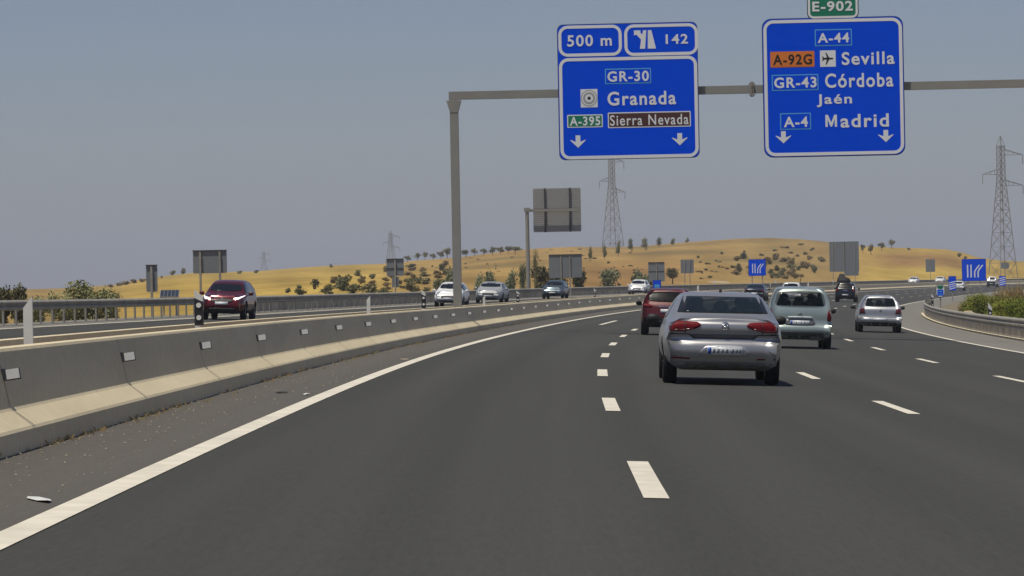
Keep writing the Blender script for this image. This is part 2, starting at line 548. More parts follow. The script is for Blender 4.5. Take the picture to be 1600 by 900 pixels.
strip("edge_line", M_PAINT, -16.94, -16.76, .016, S0, S1)
strip("edge_line", M_PAINT, -7.6, -7.42, .016, S0, S1)
bt = MB()


def dash(o, s0, ln, wd=.15, dz=.006):
    k = max(1, int(ln / 2.5))
    for i in range(k):
        a, b = s0 + ln * i / k, s0 + ln * (i + 1) / k
        bt.quad(P(a, o - wd / 2, dz), P(a, o + wd / 2, dz), P(b, o + wd / 2, dz), P(b, o - wd / 2, dz))


for k in range(-6, 62):
    dash(0, 23.05 + 17 * k, 5, .17)
    dash(3.548, 41.28 + 17 * k, 5, .15)
    dash(7.137, 41.9 + 17 * k, 5, .15)
    dash(-12.1, 33 + 17 * k, 5, .15, .016)
dash(-1.75, 141, 16, .16)
bt.build("lane_dashes", M_PAINT); tag(bpy.context.scene.objects["lane_dashes"], kind='structure')
M_BEAM_SHADE = mat("painted_beam_shade", (.028, .028, .028), .9)
strip("road_shadow_strip", M_BEAM_SHADE, -3.4, 10.7, .003, 121.5, 122.1, 0.6, cross=12)  # dark strip painted across the lanes for the gantry beam's shadow
strip("median_soil", M_SOIL, -5.86, -5.16, .68, S0, S1, cross=3)

# ------------------------------------------------------------------ median barrier
PROF = [(-5.02 + .19, -.05), (-5.02 + .188, .165), (-5.02 + .172, .188), (-5.02 + .02, .30), (-5.02, .325), (-5.02 - .10, .765), (-5.02 - .115, .79), (-5.02 - .25, .79), (-5.28, .6),
        (-5.72, .6), (-5.74, .79), (-5.86, .79), (-5.88, .765), (-5.98, .345), (-6.14, .17), (-6.15, -.05)]


def sweep(name, prof, s0, s1, mats, step=2.0, parent=None, smooth=False, closed=True):
    ss = list(np.arange(s0, s1 - .01, step)) + [s1]
    v = []; f = []; uv = []
    n = len(prof)
    per = [0]
    for i in range(1, n): per.append(per[-1] + math.hypot(prof[i][0] - prof[i - 1][0], prof[i][1] - prof[i - 1][1]))
    for s in ss:
        for (oo, z), q in zip(prof, per):
            v.append(tuple(P(s, oo, z))); uv.append((s, q))
    for i in range(len(ss) - 1):
        for j in range(n if closed else n - 1):
            k = (j + 1) % n
            f.append((i * n + j, i * n + k, (i + 1) * n + k, (i + 1) * n + j))
    if closed:
        f.append(tuple(range(n - 1, -1, -1))); f.append(tuple((len(ss) - 1) * n + i for i in range(n)))
    me = bpy.data.meshes.new(name); me.from_pydata(v, [], f)
    for m_ in (mats if isinstance(mats, (list, tuple)) else [mats]): me.materials.append(m_)
    l = me.uv_layers.new(name="UVMap")
    idx = np.zeros(len(me.loops), dtype=np.int32); me.loops.foreach_get("vertex_index", idx)
    l.data.foreach_set("uv", np.array(uv, dtype=np.float32)[idx].ravel())
    if smooth: me.polygons.foreach_set("use_smooth", [True] * len(f))
    o = bpy.data.objects.new(name, me); COL.objects.link(o); o.parent = parent
    return o


BSEC = [(-100, 119.9, 'concrete median barrier with large bolted reflectors along the left edge line'),
        (119.94, 184.0, 'middle length of concrete median barrier beyond the gantry post, between two open joints'),
        (184.04, 1090, 'far length of concrete median barrier curving away behind the dark red car')]
rs = [20.5] + [28.1 + 7.72 * i for i in range(0, 60)]
rb = MB(); rb.box(.070, 0, 0, .105, .015, .080); me_rp = rb.mesh("reflector", M_REFL)
rb = MB(); rb.box(.072, .015, -.004, .120, .012, .092); rb.box(-.005, .05, 0, .015, .10, .10); me_rb = rb.mesh("mounting_plate", M_EDGE)
M_CRACK = mat("dark_joint_gap", (.05, .042, .035), 1)
for a, b, lab in BSEC:
    bo = sweep("concrete_barrier", PROF, a, b, M_CONC)
    tag(bo, lab, "barrier", "concrete median barrier lengths")
    bo.data.materials.append(M_CRACK)
    for s in rs:
        if not a < s < min(b, 330): continue
        c = P(s, -5.02 - .055, .585)
        rz = Matrix.Translation(c) @ Matrix.Rotation(-head(s), 4, 'Z') @ Matrix.Rotation(-.05, 4, 'Y')
        q = bpy.data.objects.new("reflector", me_rp); COL.objects.link(q); q.parent = bo; q.matrix_local = rz @ Matrix.Translation((.012, 0, 0)) @ Matrix.Rotation(-.08, 4, 'Y')
        if s < 200:
            q2 = bpy.data.objects.new("mounting_plate", me_rb); COL.objects.link(q2); q2.parent = q
            q2.matrix_local = Matrix.Translation((-.004, 0, 0))
    # narrow dark joints in the face, one under each reflector
    for s in rs:
        if not a < s < min(b, 115): continue
        cm = MB()
        wd = .006
        for (o0, z0), (o1, z1) in zip(PROF[:5], PROF[1:6]):
            if z0 < .1: continue
            n_ = Vector((abs(z1 - z0), 0, abs(o1 - o0))).normalized() * .003
            j = (random.random() - .5) * .03
            cm.quad(P(s - wd, o0 + n_.x, z0 + n_.z), P(s + wd, o0 + n_.x, z0 + n_.z), P(s + wd + j, o1 + n_.x, z1 + n_.z), P(s - wd + j, o1 + n_.x, z1 + n_.z))
        cm.build("joint", M_CRACK, bo)

# dry weeds and grit at the barrier foot
gm = MB()
for i in range(600):
    s = 14 + 130 * random.random() ** 1.4
    if math.sin(s * .9) + math.sin(s * .37 + 1) < -.2 and random.random() < .85: continue
    c = P(s, -4.84 + abs(random.gauss(0, .09)), 0)
    for q in range(4):
        a = random.random() * 6.28; h = random.uniform(.01, .05); l = random.uniform(.03, .08)
        d = Vector((math.cos(a), math.sin(a), 0))
        gm.quad(c, c + d * .012, c + d * l + Vector((0, 0, h)), c + d * (l - .012) + Vector((0, 0, h)))
o = gm.build("dry_grass", M_STRAW); tag(o, "thin dry weeds growing along the foot of the concrete barrier", "grass", kind='stuff')
gm = MB()
for i in range(1500):
    s = 12 + 90 * random.random() ** 1.5
    c = P(s, -4.82 + 1.05 * random.random() ** 2.2, .004); r = random.choice((.004, .006, .007, .012)) * random.uniform(.7, 1.3)
    k = len(gm.v)
    for a in range(4): gm.v.append(tuple(c + Vector((math.cos(a * 1.57 + i) * r, math.sin(a * 1.57 + i) * r * 1.4, 0))))
    gm.v.append(tuple(c + Vector((0, 0, r * .9))))
    for a in range(4): gm.face((k + a, k + (a + 1) % 4, k + 4))
o = gm.build("gravel", mat("dull_grit", (.27, .235, .185), 1, noise=.4, nscale=30)); tag(o, "loose pale grit scattered on the left shoulder", "gravel", kind='stuff')


def scrap(u, v, w_, l_, m_, lab):
    # flat crumpled piece of litter lying on the shoulder
    a, b = ray(u, v)
    for Y in np.arange(12, 120, .05):
        s_, o_ = nearest([a * Y], [Y])
        if EYE + b * Y < np.interp(s_[0], S, PZ) - E_ * o_[0]: break
    c = P(s_[0], o_[0], .006)
    mb = MB(); n = 7
    k = 0
    mb.v.append((0, 0, .012))
    for i in range(n):
        t = 6.283 * i / n; q = random.uniform(.7, 1.15)
        mb.v.append((math.cos(t) * w_ / 2 * q, math.sin(t) * l_ / 2 * q, random.uniform(0, .012)))
    for i in range(n): mb.face((0, 1 + i, 1 + (i + 1) % n))
    ob = mb.build("litter", m_, None, c); ob.rotation_euler = (0, 0, random.random() * .4)
    tag(ob, lab, "litter", "scraps of litter on the shoulder")


scrap(64, 783, .13, .60, M_WHITE, "white torn scrap lying on the shoulder between barrier and edge line, the biggest")
scrap(478, 617, .10, .5, M_WHITE, "small white scrap on the shoulder close to the edge line, up the road")
scrap(632, 562, .10, .6, M_EARTH, "pale crumb of rubbish just outside the edge line")
scrap(590, 548, .16, .9, M_TRIM, "dark shred of tyre against the barrier foot")
scrap(440, 614, .16, .5, M_TRIM, "thin dark strip of rubber lying on the shoulder")


# ------------------------------------------------------------------ guardrails
def wbeam(o, zt, side):
    """W profile as closed thin outline; side=+1 faces +o"""
    c = [(0, 0), (.05, -.03), (.08, -.06), (.08, -.10), (.02, -.14), (.02, -.17), (.08, -.21), (.08, -.25), (.05, -.28), (0, -.31)]
    f = [(o + side * a, zt + b) for a, b in c]
    return f + [(a - side * .02, b) for a, b in reversed(f)]


def post_mesh(h, name):
    b = MB(); b.box(0, 0, h / 2 - .12, .06, .11, h + .24)
    return b.mesh(name, M_GALV)


def guardrail(name, o, side, s0, s1, lab, near0, mrail, second):
    g = empty(name, P(near0, o))
    g_inv = Matrix.Translation(-g.location)
    tag(g, lab, "guardrail")
    r = sweep("rail", wbeam(o, .76, side), s0, s1, mrail, 3.0); r.parent = g; r.matrix_parent_inverse = Matrix.Identity(4); r.location = -g.location
    if second:
        r = sweep("lower_rail", [(o + side * .03, .42), (o + side * .05, .42), (o + side * .05, .36), (o + side * .03, .36)], s0, s1, mrail, 3.0)
        r.parent = g; r.location = -g.location
    sc0 = max(s0, 150) if not second else s0
    mb = MB(); q0 = sc0
    while q0 < s1 - 2:
        for a_, c_ in ((q0, q0 + 1.86),):
            pts_ = [P(a_, o, .05), P(c_, o, .05), P(c_, o, .45), P(a_, o, .45)]
            w2 = [p_ + Vector((.02, 0, 0)) for p_ in pts_]
            k_ = len(mb.v); mb.v += [tuple(p_ - g.location) for p_ in pts_ + w2]
            for f_ in ((0, 1, 2, 3), (7, 6, 5, 4), (0, 4, 5, 1), (1, 5, 6, 2), (2, 6, 7, 3), (3, 7, 4, 0)): mb.face([k_ + i_ for i_ in f_])
        q0 += 2.0
    scr = mb.build("lower_screen", M_SCREEN, g); tag(scr, kind='stuff')
    pm = post_mesh(.7, "post")
    ss = np.arange(s0 + 1, s1, 2.0)
    seen = sorted(ss, key=lambda q: abs(q - near0))
    ind = set(seen[:96])
    rest = MB()
    for s in ss:
        p = P(s, o - side * .07)
        if s in ind:
            q = bpy.data.objects.new("post", pm); COL.objects.link(q); q.parent = g
            q.location = p - g.location; q.rotation_euler = (0, 0, -head(s))
        else:
            rest.box(p.x - g.location.x, p.y - g.location.y, p.z - g.location.z + .24, .06, .11, .94)
    if rest.v:
        q = rest.build("posts", M_GALV, g); tag(q, kind='stuff')
    return g


guardrail("metal_guardrail", -18.12, 1, 60, 1080, "long galvanised guardrail on posts along the outer edge of the opposite carriageway", 200, M_GALV, False)
gr = guardrail("metal_guardrail", 13.47, -1, 70, 268, "weathered guardrail with a lower rail curving in front of the green broom bushes", 140, M_GALV, True)
kb = strip("kerb", M_CONC, 13.25, 13.40, .07, 70, 225, kind='structure', cross=2)


# ------------------------------------------------------------------ delineator posts
def delineator(s, o, z, h, wd, face, lab, grp="marker posts along the barriers"):
    e = empty("marker_post", P(s, o, z), (0, 0, -head(s)))
    tag(e, lab, "marker post", grp)
    d = wd * .45
    def slab(z0, z1a, z1b, m_, name, grow=0.):
        b = MB()
        x = wd / 2 + grow; dd = d / 2 + grow
        n = [(-x, -dd, z0), (x, -dd, z0), (x, dd, z0), (-x, dd, z0), (-x, -dd, z1a), (x, -dd, z1b), (x, dd, z1b), (-x, dd, z1a)]
        b.v = n
        for f in ((3, 2, 1, 0), (4, 5, 6, 7), (0, 1, 5, 4), (1, 2, 6, 5), (2, 3, 7, 6), (3, 0, 4, 7)): b.face(f)
        return b.build(name, m_, e)
    if face:      # black band with two round reflectors on the side facing the camera
        slab(-.1, .20 * h, .14 * h, M_WHITE, "foot")
        slab(.20 * h, .82 * h, .72 * h, M_BLACK, "black_band", .002)
        slab(.74 * h, h, .84 * h, M_WHITE, "head")
        for zz in (.37, .65):
            b = MB(); b.tube((0, -d / 2 - .003, zz * h), (0, -d / 2 - .012, zz * h), wd * .3, n=12)
            b.build("reflector", M_REFL, e)
    else:
        slab(-.1, .80 * h, h, M_WHITE, "shaft")
    return e


for u, h, wd, f, lab in [(47, .42, .085, 0, "plain white marker post with slanted top, tallest on the median barrier"),
                         (313, .50, .115, 1, "black banded white marker post with two round reflectors in front of the red car"),
                         (577, .40, .085, 0, "plain white marker post on the barrier between red and white oncoming cars"),
                         (663, .55, .115, 1, "black banded marker post in front of the white oncoming hatchback"),
                         (757, .36, .09, 0, "plain white marker post in front of the silver oncoming saloon"),
                         (810, .50, .12, 1, "black banded marker post between silver saloon and blue grey hatchback"),
                         (930, .50, .12, 1, "black banded marker post between the blue grey car and the white far car"),
                         (1091, .5, .14, 0, "small white marker post seen over the roof of the silver saloon"),
                         (1204, .5, .16, 1, "small marker post beside the dark saloon far ahead"),
                         (1263, .5, .16, 0, "small white marker post just above the green-silver people carrier"),
                         (1302, .7, .20, 1, "small marker post beside the roof of the black car")]:
    delineator(find_s(u, -5.5), -5.5, .68, h + .1, wd, f, lab)
for u, lab in [(1117, "tiny white marker post on the far guardrail below the dirt bank"), (1212, "tiny white marker post on the far guardrail by the blue lane sign")]:
    delineator(find_s(u, -18.5), -18.5, .3, .9, .16, 0, lab)
for s, lab, o in [(243, "marker post behind the bend of the weathered guardrail", 13.95), (143, "marker post behind the weathered guardrail beside the pale earth mound", 13.95)]:
    delineator(s, o, .0, 1.22, .15, 1, lab)


# ------------------------------------------------------------------ lettering
_FC = {}


def glyphs(txt, bold=.02):
    key = (txt, bold)
    if key in _FC: return _FC[key]
    c = bpy.data.curves.new("t", 'FONT'); c.body = txt; c.size = 1; c.offset = bold; c.resolution_u = 6; c.space_character = 1.16
    ob = bpy.data.objects.new("t", c); COL.objects.link(ob)
    bpy.context.view_layer.update()
    me = bpy.data.meshes.new_from_object(ob.evaluated_get(bpy.context.evaluated_depsgraph_get()))
    v = [tuple(q.co) for q in me.vertices]; f = [tuple(p.vertices) for p in me.polygons]
    bpy.data.objects.remove(ob); bpy.data.curves.remove(c); bpy.data.meshes.remove(me)
    _FC[key] = (v, f)
    return v, f


def text(parent, txt, x0, z0, x1, z1, y, m_, name="lettering", bold=.025):
    v, f = glyphs(txt, bold)
    a = np.array(v); mn = a.min(0); mx = a.max(0)
    b = MB()
    b.v = [(x0 + (p[0] - mn[0]) / (mx[0] - mn[0]) * (x1 - x0), y, z0 + (p[1] - mn[1]) / (mx[1] - mn[1]) * (z1 - z0)) for p in v]
    for q in f: b.face(q)
    return b.build(name, m_, parent)


def ring(b, outer, inner, y):
    n = len(outer); k = len(b.v)
    for p in outer: b.v.append((p[0], y, p[1]))
    for p in inner: b.v.append((p[0], y, p[1]))
    for i in range(n):
        j = (i + 1) % n
        b.face((k + i, k + j, k + n + j, k + n + i))


def flat(parent, pts, y, m_, name):
    b = MB(); b.v = [(p[0], y, p[1]) for p in pts]; b.face(range(len(pts)))
    return b.build(name, m_, parent)


# ------------------------------------------------------------------ overhead gantry
GS = find_s(716, -5.5)
GP = P(GS, -5.5, .68)
GH = head(GS) - .01
gant = empty("sign_gantry", GP, (0, 0, -GH))
tag(gant, "grey steel gantry spanning the road on a square post in the median", "gantry")
GMI = Matrix.Translation(GP) @ Matrix.Rotation(-GH, 4, 'Z')
GINV = GMI.inverted()


def gl(u, v, yl=0.0):
    """photo pixel -> gantry-local (x, z) on the vertical plane y = yl"""
    a, b = ray(u, v)
    d0 = GINV @ Vector((0, 0, EYE)); d = GINV.to_3x3() @ Vector((a, 1, b))
    t = (yl - d0.y) / d.y
    q = d0 + d * t
    return q.x, q.z


zb = gl(740, 149)[1]
xr = 19.8
b = MB(); b.box(0, 0, zb / 2 - .5, .27, .30, zb + 1.0 - .3)
b.build("post", M_GANTRY, gant)
b = MB(); b.box(xr, 0, zb / 2 - .9, .27, .30, zb + 1.8 - .3); b.build("post", M_GANTRY, gant)
b = MB(); b.box(xr / 2, 0, zb, xr + .32, .24, .26)
b.build("beam", M_GANTRY, gant)
for x in (0, xr):
    b = MB()
    b.prism([(x - .13, zb - .55), (x + .13, zb - .55), (x + .24, zb - .16), (x - .24, zb - .16)], -.16, .16)
    b.build("bracket", M_GANTRY, gant)
jx = gl(1175, 140)[0]
b = MB()
for dx in (-.03, .03): b.box(jx + dx, 0, zb, .04, .40, .48)
for dx in (-.13, .13):
    for z in (-.16, .16):
        b.prism([(jx + (dx if dx < 0 else .05), zb + z - .01), (jx + (-.05 if dx < 0 else dx), zb + z - .01), (jx + (-.05 if dx < 0 else .05), zb + z + (.07 if z > 0 else -.05))], -.015, .015)
b.build("flange_joint", M_RUST, gant)
b = MB(); b.box(0, 0, .02, .5, .5, .04); b.build("base_plate", M_GALV, gant)

FY = -.38       # sign face plane in gantry coordinates


def gsign(name, u0, v0, u1, v1, lab, face, rad=.16):
    """sign panel hung on the beam; returns its empty and the pixel->local mapper"""
    x0, z1 = gl(u0, v0, FY); x1, z0 = gl(u1, v1, FY)
    e = empty(name, GMI @ Vector(((x0 + x1) / 2, FY, (z0 + z1) / 2)), (0, 0, -GH))
    tag(e, lab, "road sign", "overhead direction signs")
    cx, cz = (x0 + x1) / 2, (z0 + z1) / 2
    def px(u, v):
        a, c = gl(u, v, FY); return a - cx, c - cz
    hw, hh = (x1 - x0) / 2, (z1 - z0) / 2
    b = MB(); b.prism(rounded(-hw, -hh, hw, hh, rad), .012, .07); b.build("panel", M_EDGE, e)
    flat(e, rounded(-hw + .02, -hh + .02, hw - .02, hh - .02, rad - .02), 0.006, face, "face")
    b = MB()
    for x in (-hw * .55, hw * .55):
        b.box(x, .11, 0, .08, .08, hh * 1.9)
    b.build("rear_bar", M_GALV, e)
    return e, px, hw, hh


def border(e, px, u0, v0, u1, v1, th, rad, m_=None, name="border"):
    x0, z1 = px(u0, v0); x1, z0 = px(u1, v1)
    b = MB(); ring(b, rounded(x0, z0, x1, z1, rad), rounded(x0 + th, z0 + th, x1 - th, z1 - th, max(.02, rad - th)), 0.0)
    return b.build(name, m_ or M_SWHITE, e)


def ptext(e, px, txt, u0, v0, u1, v1, m_=None, y=-.004, bold=.022):
    if txt in ('Sierra Nevada',): bold = .010
    x0, z1 = px(u0, v0); x1, z0 = px(u1, v1)
    return text(e, txt, x0, z0, x1, z1, y, m_ or M_SWHITE, "lettering", bold)


def badge(e, px, txt, bx, tx, fill, edge, ink, hy=None):
    x0, z1 = px(bx[0], bx[1]); x1, z0 = px(bx[2], bx[3])
    fo = flat(e, rounded(x0, z0, x1, z1, .03), 0.002, edge, "route_badge")
    flat(fo, rounded(x0 + .035, z0 + .035, x1 - .035, z1 - .035, .02), -.001, fill, "badge_fill")
    ptext(fo, px, txt, *tx, ink, bold=.026)
    return fo


def arrow_down(e, px, u, v0, v1, w_):
    x, z1 = px(u, v0); _, z0 = px(u, v1); h = z1 - z0; hw = (px(u + w_ / 2, v0)[0] - x)
    s = hw * .3
    flat(e, [(x, z0), (x + hw, z0 + h * .62), (x + hw * .9, z0 + h * .64), (x + s, z0 + h * .48), (x + s, z1), (x - s, z1), (x - s, z0 + h * .48), (x - hw * .9, z0 + h * .64), (x - hw, z0 + h * .62)], 0.0, M_SWHITE, "arrow")


e, px, hw, hh = gsign("overhead_sign", 870, 38.5, 1093.5, 246, "blue overhead sign reading 500 m, exit 142, Granada and Sierra Nevada", M_BLUE, .2)
border(e, px, 872, 40.5, 972, 86.8, .10, .30)
border(e, px, 975, 38.5, 1091, 85.2, .10, .30)
border(e, px, 873, 91.2, 1092, 245, .105, .30)
ptext(e, px, "500 m", 886, 55, 956, 71.5)
ptext(e, px, "142", 1040, 53.5, 1075, 68)
x0, z1 = px(990.5, 47.6); x1, z0 = px(1025, 75.7)
W_, H_ = x1 - x0, z1 - z0
def sub(pts): return [(x0 + a * W_, z0 + b * H_) for a, b in pts]
flat(e, sub([(.26, 0), (.5, 0), (.57, 1), (.44, 1), (.38, .82), (.17, .99), (.30, 1.0 - .02), (.0, 1.0), (.02, .66), (.09, .86), (.34, .52)][:3] + [(.56, 1), (.42, 1), (.38, .78), (.30, .86), (.30, 1.0), (.0, 1.0), (.0, .72), (.10, .78), (.32, .50)]), 0.0, M_SWHITE, "exit_symbol")
flat(e, sub([(.62, 0), (1.0, 0), (.80, 1), (.64, 1)]), 0.0, M_SWHITE, "exit_symbol")
badge(e, px, "GR-30", (945, 107.5, 1017.5, 130), (949, 111.5, 1014, 126.5), M_BLUE, M_LBLUE, M_SWHITE)
x0, z1 = px(907, 139.5); x1, z0 = px(934, 167.5)
sq = flat(e, [(x0, z0), (x1, z0), (x1, z1), (x0, z1)], .002, M_SWHITE, "town_symbol")
cx_, cz_ = (x0 + x1) / 2, (z0 + z1) / 2
for r_, m_, y_ in ((.27, M_SGREY, -.001), (.24, M_SWHITE, -.003), (.20, M_SGREY, -.005), (.13, M_SWHITE, -.007), (.055, M_SBLACK, -.009)):
    flat(sq, [(cx_ + r_ * math.cos(i * .2618), cz_ + r_ * math.sin(i * .2618)) for i in range(24)], y_, m_, "ring")
ptext(e, px, "Granada", 949, 143.5, 1056.5, 163)
badge(e, px, "A-395", (886, 179.6, 942, 198.6), (890, 182.5, 938, 196), M_GREEN, M_SWHITE, M_SWHITE)
badge(e, px, "Sierra Nevada", (949.6, 176, 1079.6, 197.5), (953, 180, 1076, 194), M_BROWN, M_SWHITE, M_SWHITE)
arrow_down(e, px, 903, 211.5, 231, 25)
arrow_down(e, px, 1062, 208, 227, 25)

e, px, hw, hh = gsign("overhead_sign", 1190, 29.5, 1415, 242, "blue overhead sign reading A-44, Sevilla, Córdoba, Jaén and Madrid", M_BLUE, .3)
border(e, px, 1192.3, 32, 1413, 240, .105, .32)
badge(e, px, "A-44", (1272.8, 46, 1331.4, 71), (1277.5, 51.8, 1327, 66), M_BLUE, M_LBLUE, M_SWHITE)
badge(e, px, "A-92G", (1203.4, 81, 1272.8, 104.2), (1207.5, 85.5, 1269, 100.8), M_ORANGE, M_ORANGE, M_SBLACK)
x0, z1 = px(1281, 79); x1, z0 = px(1306, 104)
sq = flat(e, [(x0, z0), (x1, z0), (x1, z1), (x0, z1)], .002, M_SWHITE, "airport_symbol")
W_, H_ = x1 - x0, z1 - z0
flat(sq, sub([(.86, .5), (.80, .54), (.58, .56), (.42, .86), (.35, .86), (.44, .56), (.26, .55), (.18, .64), (.13, .64), (.17, .5), (.13, .36), (.18, .36), (.26, .45), (.44, .44), (.35, .14), (.42, .14), (.58, .44), (.80, .46)]), -.002, M_SBLACK, "aeroplane")
ptext(e, px, "Sevilla", 1315, 81.5, 1398, 100)
badge(e, px, "GR-43", (1205.7, 117, 1279, 140.6), (1209.5, 121.3, 1276, 136.5), M_BLUE, M_LBLUE, M_SWHITE)
ptext(e, px, "Córdoba", 1289, 115, 1396, 135.3)
ptext(e, px, "Jaén", 1276, 147.5, 1331.4, 166.3)
badge(e, px, "A-4", (1218.7, 177, 1267.5, 202), (1224.5, 182.5, 1262.5, 198), M_BLUE, M_LBLUE, M_SWHITE)
x0, z1 = px(1289.5, 179.5); x1, z0 = px(1308, 198); W_, H_ = x1 - x0, z1 - z0
flat(e, sub([(0, 0), (.20, 0), (.20, .62), (.43, .02), (.57, .02), (.80, .62), (.80, 0), (1, 0), (1, 1), (.77, 1), (.5, .36), (.23, 1), (0, 1)]), -.004, M_SWHITE, "lettering")
ptext(e, px, "adrid", 1313, 178.5, 1389, 198)
arrow_down(e, px, 1224, 205, 224, 25)
arrow_down(e, px, 1384, 203, 222, 25)
e, px, hw, hh = gsign("overhead_sign", 1260.6, -12, 1342, 29, "small green sign reading E-902 standing on the blue A-44 sign", M_GREEN, .2)
border(e, px, 1262, -10.5, 1340.5, 27.5, .07, .18)
ptext(e, px, "E-902", 1269, 2.5, 1332.5, 17, bold=.03)


# ------------------------------------------------------------------ roadside signs
def psign(u0, v0, u1, v1, s, o, lab, posts=(.5,), face=None, faces_us=False, rad=.06, yaw=0.0, thick=.05, mback=None, split=None, cap=True, name="road_sign", grp="roadside signs", foot=None):
    """sign standing on posts at station s / offset o; size read off the photo at that distance"""
    base = P(s, o)
    Y = base.y
    ppm = F / Y
    W_ = (u1 - u0) / ppm; H_ = (v1 - v0) / ppm
    c = at((u0 + u1) / 2, (v0 + v1) / 2, Y)
    gz_ = foot if foot is not None else (base.z if o > -18.9 else float(G(c.x, c.y)[0]))
    if -7 < o < -5: gz_ = base.z + .6
    e = empty(name, (c.x, c.y, gz_), (0, 0, -head(s) * .7 + yaw))
    tag(e, lab, "road sign", grp)
    zc = c.z - gz_
    sgn = 1
    b = MB(); b.prism([(x, z + zc) for x, z in rounded(-W_ / 2, -H_ / 2, W_ / 2, H_ / 2, rad)], -thick / 2, thick / 2)
    b.build("panel", mback or (M_BACK if not faces_us else M_EDGE), e)
    if cap and not faces_us:
        b = MB(); b.box(0, -.03, zc + H_ / 2 + .012, W_ + .02, .10, .05); b.build("top_edge", M_EDGE, e)
    for f in posts:
        x = (f - .5) * W_
        b = MB(); b.box(x, (-.075 if not faces_us else .075), (zc + H_ * .46) / 2 - .3, .09, .10, zc + H_ * .46 + .6)
        b.build("post", M_GALV, e)
    if split:
        for q in split:
            b = MB(); b.box(0, -.035, zc + (.5 - q) * H_, W_, .05, .05); b.build("seam_bar", M_EDGE, e)
    if face is not None:
        flat(e, [(x, z + zc) for x, z in rounded(-W_ / 2 + .03, -H_ / 2 + .03, W_ / 2 - .03, H_ / 2 - .03, rad)], -thick / 2 - .004, face, "face")
    return e, W_, H_, zc, -thick / 2 - .008


def lane_marks(e, W_, H_, zc, y):
    """two straight lanes and two lanes bending off, with arrow heads"""
    def stroke(pts, w_, name="lane_symbol"):
        b = MB(); L_ = []; R_ = []
        for i, p in enumerate(pts):
            a = Vector(pts[max(0, i - 1)]); c = Vector(pts[min(len(pts) - 1, i + 1)])
            d = (c - a).normalized(); n = Vector((-d.y, d.x)) * w_ / 2
            L_.append((p[0] + n.x, p[1] + n.y)); R_.append((p[0] - n.x, p[1] - n.y))
        for i in range(len(pts) - 1):
            q = [R_[i], R_[i + 1], L_[i + 1], L_[i]]
            b.quad(*[(x * W_, y, z * H_ + zc) for x, z in q])
        b.build(name, M_SWHITE, e)
    for x in (-.26, -.12):
        stroke([(x, -.34), (x, .24)], .055)
    for x in (.03, .17):
        stroke([(x, -.34), (x, -.08), (x + .05, .02), (x + .20, .22)], .055)


def chevrons(e, W_, H_, zc, y, n, frac):
    z0 = -H_ / 2 + .05; z1 = -H_ / 2 + H_ * frac
    st = (z1 - z0) / n
    for i in range(n):
        a = z0 + st * i + st * .15
        lo, hi = -W_ / 2 + .04, W_ / 2 - .04
        rise = st * .75
        pts = [(lo, a), (hi, a + rise), (hi, min(z1 + .12, a + rise + st * .45)), (lo, a + st * .45)]
        flat(e, [(x, zc + z) for x, z in pts], y, M_SWHITE, "stripe")


GBACK = "grey backs of roadside signs"
psign(228.5, 415, 246, 456, 138, -19.5, "narrow tall grey sign back on one post beside the solar panel", (.5,), grp=GBACK, cap=True)
psign(301.5, 392, 354.5, 427, 155, -19.8, "wide grey sign back on two posts above the dark red oncoming car", (.22, .80), grp=GBACK)
e, *_r = psign(604, 405, 631, 431, 218, -19.5, "two-part grey sign back with a smaller panel hung below it on one post", (.5,), grp=GBACK, split=(.55,))
W_, H_, zc, y_ = _r
b = MB(); pp = F / P(218, -19.5).y; b.prism([(x, zc + z) for x, z in rounded(-5.5 / pp, -H_ / 2 - 18 / pp, 5.5 / pp, -H_ / 2 - 1.5 / pp, .03)], -.025, .025); b.build("lower_panel", M_BACK, e)
psign(857.5, 398, 909.5, 434, 292, -17.7, "wide dark grey sign back on two posts above the blue grey oncoming hatchback", (.37, .64), grp=GBACK)
psign(1013, 410, 1038.5, 440, 374, -19.6, "grey two-part sign back standing beside the lone round tree", (.5,), grp=GBACK, split=(.46,))
e, W_, H_, zc, y_ = psign(1020, 437.5, 1033, 452.5, 300, -6.4, "small blue square sign in front of the grey sign back, above the dark red car", (.5,), face=M_BLUE, faces_us=True, grp="blue lane signs")
flat(e, [(x, z + zc) for x, z in rounded(-W_ * .3, -H_ * .3, W_ * .3, H_ * .05, .05)], y_, M_LBLUE, "symbol")
psign(1063.5, 405.5, 1084, 427, 401, -19.6, "plain square grey sign back alone in the dry field", (.3, .7), grp=GBACK, cap=False)
e, *_r = psign(1296, 377.5, 1342, 424.5, 560, -20, "biggest grey sign back, standing behind the black car with its load", (.12, .5, .86), grp=GBACK, cap=False)
W_, H_, zc, y_ = _r
pp = F / P(560, -20).y
b = MB(); b.box(8.5 / pp + .5 * (21 - 17) / pp * 0 + 2.5 / pp, -.01, zc - H_ / 2 - 2.5 / pp, 22 / pp, .10, 8 / pp); b.build("lower_panel", M_BACK, e)
b = MB(); b.box(.6 / pp, -.06, zc, .10, .06, H_); b.build("seam_bar", M_EDGE, e)
psign(1446.5, 405, 1461, 425, 690, -20.5, "small square grey sign back on the golden field by the two far white cars", (.5,), grp=GBACK, cap=False)
psign(1564, 410, 1577, 420, 780, -21, "small octagonal grey sign back under the lattice of the big pylon", (.5,), grp=GBACK, cap=False, rad=.5)
e, W_, H_, zc, y_ = psign(1169.5, 405, 1196.5, 431, 340, -5.5, "blue lane sign with four white lane arrows above the dark saloon", (.2, .8), face=M_BLUE, faces_us=True, grp="blue lane signs", rad=.05)
lane_marks(e, W_, H_, zc, y_)
e, W_, H_, zc, y_ = psign(1503, 404.5, 1540.5, 439, 376, 14.6, "largest blue lane sign with four white lane arrows beside the big pylon", (.25, .75), face=M_BLUE, faces_us=True, grp="blue lane signs", rad=.06)
